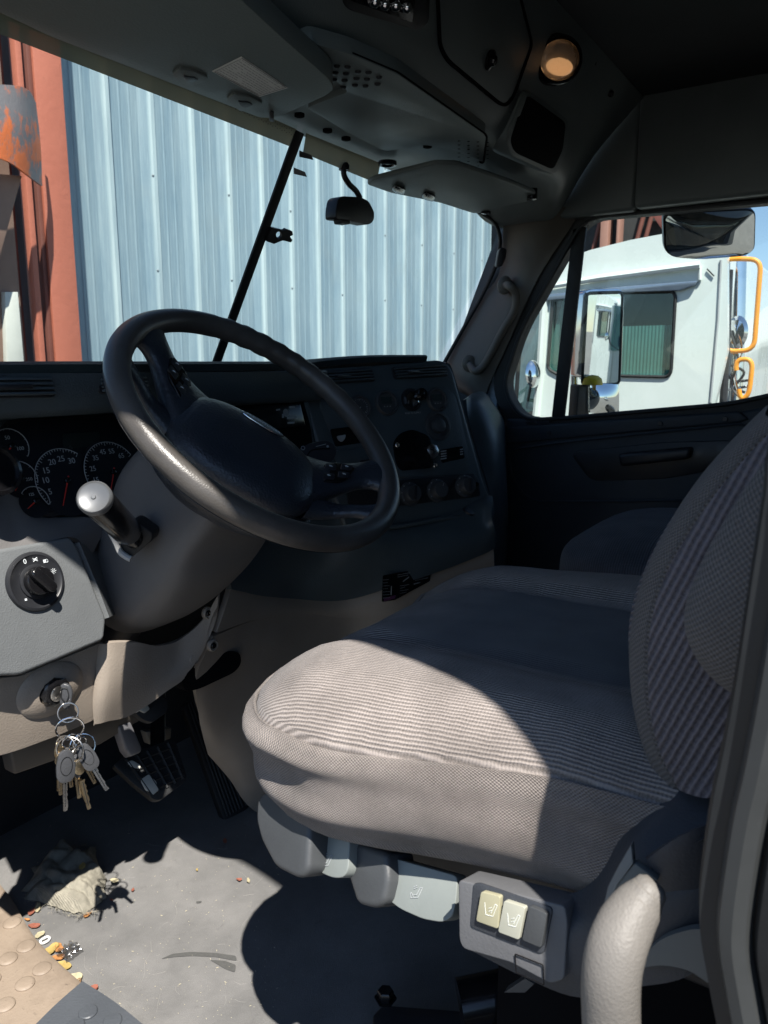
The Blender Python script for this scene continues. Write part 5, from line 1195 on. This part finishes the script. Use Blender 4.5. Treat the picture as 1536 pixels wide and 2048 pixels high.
gs = gs.build('sill_tread', vinyl('sill_tread_rubber', (.065, .072, .082), .45, grain=300), label='dark grey rubber tread piece lying against the tan door sill', cat='door sill')
for u, v in ((176, 2024), (150, 2052), (225, 2042)): MB().lathe(fl(u, v, FZ+.026), (0, 0, 1), [(.0135, -.004), (.0135, .001), (.012, .0025), (0, .003)], 26).build('grip_stud', gs.data.materials[0], gs)
t = NT('rag_cloth'); n1 = t.noise(60, 5, .7); n2 = t.noise(16, 5, .7); wv = t.n('ShaderNodeTexWave'); wv.inputs['Scale'].default_value = 160; wv.inputs['Distortion'].default_value = 3; t.l(t.tc.outputs['Object'], wv.inputs['Vector'])
c = t.mix(n2, (.13, .12, .095), (.33, .31, .25)); M['rag'] = t.out(t.mix(t.ramp(n1, [(.4, 0.), (.7, .5)]), c, (.42, .39, .31)), .95, t.bump(n1, .002, 1, t.bump(wv.outputs['Fac'], .0006)))
# folded rag: crumpled layered cloth
def raggrid(o, zoff, amp, seed, n=26):
    A0, B0, C0, D0 = [fl(*p) for p in o]; rows = []
    for i in range(n):
        f = i/(n-1); r = []
        for j in range(n):
            g = j/(n-1); p = (A0*(1-g)+B0*g)*(1-f)+(D0*(1-g)+C0*g)*f; e = min(f, 1-f, g, 1-g)
            q_ = p*14+V((seed, seed*2, 0)); nz = noise.fractal(q_, .7, 2.1, 4); rd = abs(noise.noise(p*9+V((seed, 3, 1))))
            edge = min(1, e*6)
            r.append(p+V((noise.noise(p*30+V((1, seed, 0)))*.007, noise.noise(p*30+V((seed, 5, 0)))*.007, zoff*min(1, e*9)+.003+edge*(abs(nz)*amp+rd*amp*.9)*.34+edge*(.0075*abs(sin(p.x*75+p.y*38+noise.noise(p*16)*3.2+seed))+.004*abs(sin(p.y*150-p.x*60+noise.noise(p*22)*3+seed)))+.002*noise.noise(p*90))))
        rows.append(r)
    return rows
mb = MB(); mb.grid(raggrid([(62, 1742), (190, 1700), (210, 1800), (150, 1832)], .006, .022, 1), th=.002)
mb.grid([[p for p in r] for r in raggrid([(48, 1785), (120, 1690), (215, 1760), (185, 1822)], .018, .028, 4)], th=.002)
mb.grid(raggrid([(50, 1800), (88, 1748), (205, 1805), (170, 1830)], .012, .016, 9), th=.002)
rag = mb.build('rag', M['rag'], smooth=80, label='crumpled frayed grey rag lying on the floor mat', cat='rag')
b = MB(); r4 = random.Random(11)
for k in range(120):
    f = r4.random(); e = r4.choice([((46, 1795), (150, 1832)), ((150, 1832), (195, 1822)), ((50, 1790), (120, 1695)), ((120, 1700), (170, 1690))])
    u = e[0][0]+(e[1][0]-e[0][0])*f; v = e[0][1]+(e[1][1]-e[0][1])*f
    p = fl(u, v, FZ+r4.uniform(.004, .016)); d = V((r4.uniform(-1, 1), r4.uniform(-1, 1), r4.uniform(-.2, .5)))*.010
    b.tube([p-d*.3, p+d*.4+V((0, 0, .001)), p+d+V((r4.uniform(-.003, .003), 0, -.002))], .00035, 4)
b.build('frayed_threads', M['rag'], rag, kind='stuff')
# dried leaves and paper bits along the sill
lc = {'red': (.24, .08, .05), 'yellow': (.36, .26, .08), 'orange': (.36, .16, .05), 'pale': (.38, .34, .22), 'brown': (.2, .11, .05)}
LM = {k: plain('dry_leaf_'+k, c, .6, scale=120, wear=.5, bump=.001) for k, c in lc.items()}
def leaf(u, v, s, colr, rot, lab, z=.003):
    c = fl(u, v, FZ+z); rows = []; rr_ = random.Random(int(u*13+v))
    lift = rr_.uniform(.1, .35); s_r = rr_.uniform(.45, .85)
    for i in range(6):
        f = i/5; w_ = sin(pi*min(.98, max(.02, f*1.0)))**.7*s*.42*rr_.uniform(.75, 1.2)
        r = []
        for j in range(5):
            g = (j/4-.5)*2; x = (f-.5)*s; y = g*w_*s_r*1.3+.12*s*sin(f*5+g)*s_r; r.append(c+V((x*cos(rot)-y*sin(rot), x*sin(rot)+y*cos(rot), s*lift*(abs(g)**2*.35+.25*(f-.4)**2*2)+rr_.uniform(0, .0012))))
        rows.append(r)
    l = MB().grid(rows, 2, 2, th=.0005).build('dry_leaf', LM[colr], smooth=80, label=lab, cat='leaf', group='dry leaves littering the floor'); return l
for a in [(64, 1824, .020, 'red', .6, 'small red dry leaf at the tip of the sill below the rag'), (54, 1840, .012, 'orange', 1.9, 'tiny orange leaf scrap next to the red leaf below the rag'), (76, 1816, .026, 'pale', .9, 'pale yellow leaf just below the left corner of the rag'),
          (68, 1852, .022, 'red', 2.2, 'curled red leaf above the white plastic ring'), (80, 1870, .018, 'pale', .2, 'pale leaf touching the white plastic ring'), (104, 1900, .030, 'yellow', .4, 'bright yellow crumpled leaf under the white ring'), (118, 1896, .024, 'orange', 1.3, 'orange twisted leaf behind the bright yellow one'),
          (116, 1916, .022, 'orange', 2.4, 'deep orange leaf in the middle of the litter line'), (126, 1932, .030, 'yellow', 1.9, 'long yellow leaf pointing down the sill edge'), (146, 1958, .030, 'pale', 2.3, 'pale torn leaf near the dark tread corner'), (154, 1966, .018, 'brown', .3, 'brown scrap of leaf beside the pale torn leaf'),
          (180, 1980, .026, 'red', 2.6, 'flat red leaf at the corner of the dark tread'), (202, 2000, .014, 'orange', .5, 'orange crumb of leaf just past the red one by the tread'), (216, 2008, .012, 'yellow', 1.1, 'last yellow crumb of leaf along the dark tread'),
          (176, 1830, .018, 'orange', .1, 'orange leaf under the right corner of the rag'), (266, 1780, .010, 'red', .8, 'tiny red speck at the tip of the key shadow'), (222, 1800, .009, 'red', 1.5, 'tiny red speck right of the rag'),
          (450, 1683, .018, 'red', .9, 'small red leaf lying inside the wheel rim shadow'), (478, 1760, .012, 'red', 2.0, 'small red scrap in the middle of the floor near the seat'), (497, 1762, .014, 'pale', 1.0, 'pale scrap beside the small red one near the seat'), (394, 1740, .008, 'yellow', 1.0, 'yellow crumb alone in the middle of the mat'), (165, 1733, .022, 'yellow', .9, 'yellow leaf lying on top of the rag', .04), (228, 1762, .018, 'pale', 2.0, 'pale curled leaf at the right edge of the rag', .01)]:
    leaf(a[0], a[1], a[2]*.92, *a[3:6], *(a[6:]))
pr = fl(90, 1880, FZ+.004); MB().tube([pr+V((cos(k*pi/10)*.0075, sin(k*pi/10)*.006, .0005*sin(k))) for k in range(20)], .0022, 6, closed=True).build('plastic_ring', plain('white_plastic', (.65, .65, .63), .4), label='small white plastic ring among the leaves', cat='ring')
wr = []
c0_ = fl(140, 1905, FZ+.004)
for i in range(8): wr.append([c0_+V(((i-4)*.0045+random.uniform(-.001, .001), (j-4)*.0045, abs(sin(i*1.7+j*.6))*.008+.002)) for j in range(8)])
MB().grid(wr, 2, 2, th=.0003).build('wrapper', glassmat('clear_film', (.8, .8, .8), .3, .15), smooth=0, label='crumpled clear plastic wrapper beside the yellow leaves', cat='wrapper')
# crumbs and dust flecks
b = MB(); r5 = random.Random(2)
for k in range(420):
    u, v = r5.uniform(60, 560), r5.uniform(1640, 2040)
    p = fl(u, v, FZ+.0008); s_ = r5.uniform(.0002, .0006); a_ = r5.uniform(0, 6.28); l_ = s_*r5.choice([1, 1, 1, 4])
    b.prism([p+V((cos(a_)*l_, sin(a_)*l_, 0)), p+V((-sin(a_)*s_, cos(a_)*s_, 0)), p-V((cos(a_)*l_, sin(a_)*l_, 0)), p+V((sin(a_)*s_, -cos(a_)*s_, 0))], (0, 0, s_))
b.build('crumbs', plain('crumbs', (.50, .45, .32), .8), kind='stuff', label='pale crumbs and lint scattered over the floor mat', cat='crumbs', smooth=0)
sf = MB()
pts = [fl(p.x, p.y, FZ+.0008) for p in rpoly([(322, 1918, 0), (345, 1908, 0), (380, 1904, 0), (430, 1906, 0), (472, 1912, 0), (474, 1922, 0), (430, 1914, 0), (385, 1912, 0), (350, 1914, 0)], 4)]
sf.prism(pts, (0, 0, .0004)); sf.prism([fl(p.x, p.y, FZ+.0008) for p in rpoly([(420, 1920, 0), (450, 1922, 0), (472, 1930, 0), (470, 1945, 0), (450, 1938, 0)], 4)], (0, 0, .0004))
sf.prism([fl(p.x, p.y, FZ+.0008) for p in rpoly([(392, 1803, 0), (404, 1802, 0), (402, 1806, 0), (393, 1807, 0)], 2)], (0, 0, .0004))
t = NT('scuff'); M['scuff'] = t.out(t.mix(t.noise(200, 4, .8), (.045, .045, .045), (.11, .11, .105)), .6)
sf.build('scuff_mark', M['scuff'], kind='structure')
b = MB(); r6 = random.Random(8)
for k in range(46):
    u, v = r6.uniform(180, 540), r6.uniform(1660, 2040); a_ = r6.choice([.4, .9, 2.2])+r6.uniform(-.4, .4); l_ = r6.choice([.006, .012, .02, .05]); p = fl(u, v, FZ+.0004)
    c_ = V((-sin(a_), cos(a_), 0))*l_*r6.uniform(-.15, .15)
    b.tube(cr([p, p+V((cos(a_), sin(a_), 0))*l_*.5+c_, p+V((cos(a_), sin(a_), 0))*l_], 3), .00016, 4)
b.build('scratches', plain('scratch_grey', (.30, .29, .27), .8), kind='stuff', label='fine pale scratches in the rubber floor mat', cat='scratches', smooth=0)

# ------------------------------------------------------------------ driver seat
ds = thing('driver_seat', (-.40, .3, FZ), 'grey fabric driver seat with ribbed cushion, half in sunlight', 'seat')
# plan outline of the cushion (world x, y), counter clockwise from rear left
po = [V(p) for p in ((-.655, .02, 0), (-.670, .13, 0), (-.674, .26, 0), (-.680, .37, 0), (-.678, .46, 0), (-.650, .54, 0), (-.575, .583, 0), (-.45, .585, 0), (-.36, .588, 0), (-.27, .580, 0), (-.20, .565, 0), (-.15, .535, 0), (-.12, .48, 0), (-.108, .40, 0), (-.105, .28, 0), (-.11, .14, 0), (-.12, .02, 0), (-.25, -.02, 0), (-.40, -.03, 0), (-.54, -.02, 0))]
ol = cr(po, 4, True); cx, cy = -.39, .27
def seatz(x, y):
    fx = (x-cx)/.275
    z = .615-.004*max(0, (y-.30)/.25)-.050*max(0, (y-.46)/.12)**2
    bol = max(0, abs(fx)-.42)/.58
    z += .020*sin(min(1, bol*1.5)*pi/2)*(1 if fx > 0 else .55) - .026*max(0, abs(fx)-.80)**2/.04
    z -= .032*min(1, max(0, (abs(fx)-.55)/.45))**1.5*max(0, (y-.20)/.30)
    z -= .010*math.exp(-((abs(fx)-.47)/.05)**2)
    z += .006*math.exp(-((y-.30)/.2)**2)*math.cos(fx*1.2)
    z += .0045*noise.noise(V((x*11, y*6, 4)))+.002*noise.noise(V((x*26, y*17, 1)))
    return z
rows = []
for f in [0.001, .12, .24, .34, .42, .48, .54, .60, .66, .72, .78, .84, .89, .93, .965, .99, 1.0]:
    rows.append([V((cx+(p.x-cx)*f, cy+(p.y-cy)*f, seatz(cx+(p.x-cx)*f, cy+(p.y-cy)*f)-(.006 if f == 1.0 else 0))) for p in ol])
mb = MB(); rr_ = [r+[r[0]] for r in rows]; mb.grid(rr_, 1, 1)
mb.uv = [(p.y, p.x) for p in mb.v]
# ribs run front to back: the stripe coordinate is x measured along the surface
mb.uv = [(p.y, p.x) for p in mb.v]
ctop = mb.build('cushion_top', M['seat_top'], ds, smooth=90)
# woven side: from the seam outwards and down
sr = []
zb = lambda y: .495-.0*y if y < .2 else .495-.045*min(1, (y-.2)/.3)
for k, (g, dz) in enumerate([(1.0, -.004), (1.006, -.001), (1.016, -.006), (1.030, -.020), (1.038, -.038), (1.038, -.058), (1.025, -.080), (1.0, -.100), (.95, -.115), (.85, -.12)]):
    r = []
    for p in ol:
        z0 = seatz(p.x, p.y); f = (k-2)/7 if k > 2 else 0; H = (z0-zb(p.y)); dzz = dz if k < 3 else -.006-(H+.012-.006)*((-dz-.006)/.114)
        wr_ = 0 if k in (0, 1) else .010*noise.noise(V((p.x*9+3, p.y*9, z0*4+k*.45)))
        gx = 1+(g-1)*1.0+wr_*1.2
        g = g+wr_
        r.append(V((cx+(p.x-cx)*gx, cy+(p.y-cy)*(1+(g-1)*1.1), z0+dzz+.0018*noise.noise(V((p.x*20, p.y*20, k))))))
    sr.append(r+[r[0]])
mb = MB(); mb.grid(sr, 1, 4); mb.build('cushion_side', M['seat_side'], ds, smooth=90)
# piping along the seam
MB().tube([V((cx+(p.x-cx)*1.004, cy+(p.y-cy)*1.004, seatz(p.x, p.y)-.0030)) for p in ol], .0011, 6, closed=True).build('seam_piping', M['seat_side'], ds)
# backrest: profile in (y, z) leaning back, lofted across x with rounded sides
prof = [(.085, .56), (.125, .60), (.150, .66), (.158, .72), (.140, .785), (.106, .845), (.066, .89), (.018, .955), (-.03, 1.04), (-.09, 1.16), (-.13, 1.25)]
def back_(x, inset): return [V((x, y-inset, z)) for y, z in prof]
rows = []
for x, ins in ((-.655, .10), (-.665, .05), (-.655, .018), (-.63, .002), (-.60, -.004), (-.56, .006), (-.52, .03), (-.45, .04), (-.39, .042), (-.33, .04), (-.26, .03), (-.21, .006), (-.17, -.004), (-.14, .004), (-.12, .03), (-.115, .10)): rows.append(back_(x, ins))
mb = MB(); mb.grid(rows, 4, 3); bk3 = mb.build('backrest', M['seat_back'], ds, smooth=90)
MB().grid([[p+V((0, -.06, 0)) for p in back_(x, .06)] for x in (-.66, -.4, -.12)], 2, 2, th=.05).build('back_shell', M['seatbase'], ds)
# lit edge band and side wing nearer the door
eb_ = [(1536, 815), (1470, 880), (1395, 965), (1330, 1062), (1288, 1150), (1266, 1240), (1262, 1330), (1276, 1430), (1305, 1520), (1345, 1582)]
ei_ = [(1560, 845), (1500, 905), (1432, 985), (1370, 1075), (1325, 1160), (1300, 1250), (1294, 1335), (1300, 1430), (1322, 1510), (1356, 1570)]
def rp(pts, x, off=0): return [on(u, v, 'X', x) for u, v in pts]
ea, eb2 = rp(eb_, -.62), rp(ei_, -.665)
rows = [[p+V((.10, .0, 0)) for p in ea], [p+V((.05, .006, 0)) for p in ea], ea, [a.lerp(c, .5)+V((-.008, .004, 0)) for a, c in zip(ea, eb2)], eb2]
MB().grid(rows, 4, 3).build('backrest_edge', M['seat_edge'], ds, smooth=90)
inn = [(1640, 860), (1620, 930), (1600, 1010), (1600, 1100), (1600, 1200), (1600, 1300), (1600, 1400), (1590, 1480), (1560, 1540), (1450, 1590)]
rows = [eb2, [a.lerp(c, .06)+V((-.006, 0, 0)) for a, c in zip(eb2, rp(inn, -.69))], [a.lerp(c, .3)+V((-.010, 0, 0)) for a, c in zip(eb2, rp(inn, -.69))], [a.lerp(c, .7)+V((-.010, 0, 0)) for a, c in zip(eb2, rp(inn, -.69))], rp(inn, -.69)]
mb = MB().grid(rows, 4, 3); mb.uv = [(p.y, p.z) for p in mb.v]; mb.build('backrest_side', M['seat_back'], ds, smooth=90)
MB().tube(cr(eb2, 4), .0022, 6).build('seam_piping', M['seat_edge'], ds)
# near wing bolster
wl_ = [(1560, 880), (1500, 958), (1440, 1050), (1396, 1130), (1368, 1200), (1362, 1255), (1380, 1310), (1420, 1362), (1475, 1400), (1560, 1430)]
wo_ = rp(wl_, -.715)
cc_ = rp([(1680, 1150)], -.74)[0]
rows = []
for f, dx in ((0, .03), (.0, .012), (.04, -.004), (.12, -.018), (.25, -.028), (.45, -.034), (.7, -.036)):
    rows.append([p.lerp(cc_, f)+V((dx, 0, 0)) for p in wo_])
mb = MB().grid(rows, 4, 3); mb.uv = [(p.y, p.z) for p in mb.v]; mb.build('side_wing', M['seat_edge'], ds, smooth=90)
# seat base shroud
def sx(u, v, x): return on(u, v, 'X', x)
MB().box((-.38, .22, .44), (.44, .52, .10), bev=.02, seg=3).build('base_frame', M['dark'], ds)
MB().box((-.36, .14, .17), (.30, .36, .34), bev=.02).build('suspension_boot', M['hole'], ds)  # box coloured near-black so the space below the seat reads as shade
MB().grid([[sx(1345, 1582, -.66), sx(1290, 1610, -.665), sx(1240, 1665, -.67), sx(1205, 1730, -.675), sx(1170, 1775, -.68), sx(1090, 1792, -.68), sx(925, 1762, -.68)],
           [sx(1420, 1580, -.66), sx(1330, 1650, -.685), sx(1262, 1710, -.70), sx(1215, 1790, -.705), sx(1165, 1850, -.705), sx(1080, 1850, -.70), sx(925, 1800, -.69)],
           [sx(1560, 1590, -.66), sx(1440, 1720, -.70), sx(1330, 1800, -.72), sx(1240, 1870, -.72), sx(1160, 1935, -.71), sx(1070, 1925, -.705), sx(925, 1850, -.69)],
           [sx(1600, 1700, -.66), sx(1500, 1850, -.70), sx(1380, 1950, -.72), sx(1270, 1975, -.72), sx(1160, 1995, -.70), sx(1060, 1960, -.70), sx(930, 1895, -.69)]], 5, 5, th=.012).build('side_shroud', M['seatbase'], ds)
MB().grid([[sx(1440, 1640, -.700), sx(1400, 1655, -.708), sx(1340, 1680, -.712), sx(1290, 1715, -.716)], [sx(1440, 1668, -.704), sx(1400, 1672, -.716), sx(1345, 1697, -.722), sx(1295, 1730, -.720)], [sx(1445, 1860, -.70), sx(1400, 1860, -.708), sx(1345, 1860, -.712), sx(1295, 1840, -.716)]], 5, 4, th=.008).build('shroud_panel', M['seatbase'], ds)
MB().prism([sx(*p) for p in ((1262, 1690, -.725), (1266, 1728, -.728), (1235, 1770, -.728), (1205, 1840, -.728), (1196, 1860, -.728), (1215, 1775, -.725), (1235, 1735, -.725))], (.008, 0, 0), .002).build('shroud_fin', plain('grey_fin', (.16, .17, .17), .5), ds)
MB().prism([sx(*p) for p in ((1268, 1726, -.727), (1318, 1762, -.727), (1240, 1800, -.727), (1200, 1860, -.727), (1222, 1780, -.727))], (.008, 0, 0), .002).build('shroud_flap', plain('grey_flap', (.10, .115, .115), .5), ds)
MB().grid([[sx(1290, 1905, -.722), sx(1325, 1870, -.722), sx(1380, 1850, -.722), sx(1420, 1848, -.722)], [sx(1285, 1925, -.722), sx(1330, 1920, -.722), sx(1380, 1930, -.722), sx(1420, 1955, -.722)]], 4, 2, th=.006).build('base_cover', plain('base_cover_grey', (.12, .13, .13), .5), ds)
# switch panel
sp2 = Pl(sx(1010, 1850, -.70), (-.90, .10, .34))
swp = MB().ppx([(916, 1760), (935, 1764), (1130, 1812), (1135, 1850), (1128, 1960), (1100, 1968), (1020, 1925), (926, 1898), (918, 1880)], Pl(sx(1010, 1850, -.705), (-.93, .12, .2)), .03, 10, .006, seg=3).build('switch_panel', plain('switch_panel_grey', (.11, .112, .118), .5, bump=.0003), ds)
SPn = Pl(sx(1010, 1850, -.7065), (-.93, .12, .2))
MB().ppx([(946, 1768), (958, 1766), (1102, 1815), (1104, 1826), (1088, 1905), (1080, 1908), (944, 1856), (940, 1850)], SPn, .003, 5, .001).build('switch_recess', M['seatbase'], swp)
for i, (pts, m, tx) in enumerate([([(962, 1783), (1000, 1793), (996, 1858), (952, 1842)], 'ivory', 1), ([(1008, 1801), (1050, 1815), (1038, 1880), (996, 1864)], 'ivory2', 1), ([(1058, 1812), (1094, 1828), (1082, 1896), (1044, 1880)], 'lever', 0)]):
    if m == 'ivory2': M[m] = plain('pale_ivory_plastic', (.40, .40, .33), .45)
    k_ = MB().ppx(pts, SPn.sh(.005), .006, 5, .0025, seg=3).build('rocker_switch', M[m], swp)
    if tx:
        cx_ = sum(p[0] for p in pts)/4; cy_ = sum(p[1] for p in pts)/4; b = MB(); s2 = SPn.sh(.0054)
        for a0, a1 in (((-8, -14), (-6, 10)), ((-6, 10), (8, 14)), ((8, 14), (17, -8)), ((17, -8), (13, -10)), ((13, -10), (4, 8)), ((0, -2), (6, -4)), ((0, 4), (6, 2))):
            b.tube([s2.hit(cx_+a0[0], cy_+a0[1]), s2.hit(cx_+a1[0], cy_+a1[1])], .00022, 4)
        b.build('seat_symbol', M['paper'], k_)
MB().tube([SPn.hit(p.x, p.y, .0002) for p in rpoly([(1030, 1908, 0), (1086, 1930, 0), (1088, 1970, 0), (1032, 1945, 0)], 3)], .0006, 4, closed=True).build('blank_cover_edge', M['hole'], swp)
# adjusting levers below the cushion front
def lev(pts, x, n, m, label, th=.04, bev=.006, sym=None):
    c = sx(sum(p[0] for p in pts)/len(pts), sum(p[1] for p in pts)/len(pts), x); p_ = Pl(c, n)
    o = MB().ppx(pts, p_, th, 12, bev, seg=4).build('adjust_lever', M[m], ds, label=label)
    if sym:
        b = MB(); s2 = p_.sh(.0006)
        for a0, a1 in (((-9, 3), (-5, 12)), ((-9, 3), (-11, 5)), ((-11, 5), (-10, 14)), ((-10, 14), (4, 13)), ((4, 13), (13, -6)), ((13, -6), (9, -7)), ((9, -7), (1, 8)), ((1, 8), (-5, 8)), ((-4, -8), (2, -11)), ((-4, -4), (3, -7))):
            b.tube([s2.hit(sym[0]+a0[0], sym[1]+a0[1]), s2.hit(sym[0]+a1[0], sym[1]+a1[1])], .0004, 4)
        b.build('seat_symbol', M['grey'], o)
    return o, p_
lev([(512, 1600), (525, 1584), (560, 1570), (620, 1640), (616, 1740), (604, 1756), (590, 1756), (548, 1734), (520, 1680), (510, 1640)], -.665, (-.9, .25, .35), 'lever', 'dark grey block lever at the cushion front corner', th=.035)
lev([(626, 1640), (700, 1668), (696, 1740), (686, 1756), (664, 1756), (634, 1742), (618, 1728), (615, 1712)], -.658, (-.85, .25, .4), 'leverl', 'narrow pale lever between the two dark ones', sym=(652, 1718), th=.02, bev=.007)
lev([(700, 1690), (712, 1684), (772, 1705), (776, 1760), (768, 1806), (748, 1818), (712, 1808), (694, 1750)], -.66, (-.85, .3, .35), 'lever', 'dark grey block lever between the pale ones')
lev([(772, 1712), (915, 1752), (912, 1800), (905, 1834), (885, 1845), (845, 1838), (800, 1818), (772, 1796), (762, 1772)], -.66, (-.85, .15, .45), 'leverl', 'wide pale lever below the cushion', sym=(832, 1782), th=.02, bev=.007)
# suspension parts in the dark below the seat
MB().tube([on(920, 2010, 'Z', .16), on(1040, 1985, 'Z', .17), on(1180, 1975, 'Z', .18)], .03, 14).build('air_hose', M['black'], ds)
MB().prism([fl(*p, .03) for p in ((745, 2030), (765, 2008), (1180, 2040), (1180, 2120), (745, 2080))], (0, 0, -.04), .004).build('seat_rail', M['dark'], ds)
MB().lathe(fl(771, 1998, .03), (0, 0, 1), [(.016, 0), (.016, .003), (.012, .003), (.012, .013), (.010, .015), (0, .015)], 6).build('rail_bolt', M['black'], ds)
MB().prism([sx(*p, -.60) for p in ((1008, 1985), (1050, 1957), (1068, 1968), (1050, 1985))], (.01, 0, 0), 0).build('spec_label', M['lever'], ds)
# padded arm in front of the base (belt guide)
ar = [sx(1228, 2140, -.84), sx(1222, 2040, -.84), sx(1222, 1960, -.84), sx(1232, 1900, -.835), sx(1252, 1850, -.825), sx(1278, 1808, -.815), sx(1298, 1782, -.81)]
rr2 = [(.0150, .0165)]*4+[(.0148, .0158), (.0132, .0135), (.0105, .0100)]
pts_ = cr(ar, 6); rad_ = []
for i in range(len(pts_)):
    f = i/(len(pts_)-1)*(len(rr2)-1); k = min(len(rr2)-2, int(f)); g = f-k; rad_.append((rr2[k][0]*(1-g)+rr2[k+1][0]*g, rr2[k][1]*(1-g)+rr2[k+1][1]*g))
t = vinyl('wrinkled_grey_vinyl', (.155, .145, .132), .5, grain=620, depth=.0004, dirt=.3)
MB().tube(pts_, rad_, 24).lathe(pts_[-1], pts_[-1]-pts_[-2], [(.0103, -.001), (.0092, .0035), (.006, .0062), (0, .0072)], 24).build('belt_guide', t, ds, smooth=80, label='grey wrinkled vinyl arm standing beside the seat base')

# ------------------------------------------------------------------ passenger seat
ps = thing('passenger_seat', (.55, .25, FZ), 'dark fabric passenger seat in shade beyond the driver seat', 'seat')
def rbx(cx_, cy_, z0, z1, hx, hy, crown, top=0):
    rows = []
    for z, s in ((z0, .9), (z0+.02, 1.0), (z1-.06, 1.02), (z1-.025, 1.0), (z1-.008, .95), (z1+crown*.5, .82), (z1+crown*.85, .6), (z1+crown, .3), (z1+crown, .01)):
        r = [V((cx_+hx*s*abs(cos(a))**.55*(1 if cos(a) > 0 else -1), cy_+hy*s*abs(sin(a))**.55*(1 if sin(a) > 0 else -1), z)) for a in [2*pi*k/36 for k in range(36)]]
        rows.append(r+[r[0]])
    return rows
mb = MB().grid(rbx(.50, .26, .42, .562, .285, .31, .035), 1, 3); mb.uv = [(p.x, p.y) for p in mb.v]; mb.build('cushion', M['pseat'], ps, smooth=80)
MB().box((.50, .22, .22), (.40, .44, .40), bev=.02).build('base', M['seatbase'], ps)
rows = []
for x, ins in ((.23, .08), (.23, .02), (.27, -.01), (.33, .0), (.40, .03), (.5, .035), (.6, .03), (.67, .0), (.73, -.01), (.77, .02), (.77, .08)): rows.append([V((x, y-ins-.10, z)) for y, z in prof])
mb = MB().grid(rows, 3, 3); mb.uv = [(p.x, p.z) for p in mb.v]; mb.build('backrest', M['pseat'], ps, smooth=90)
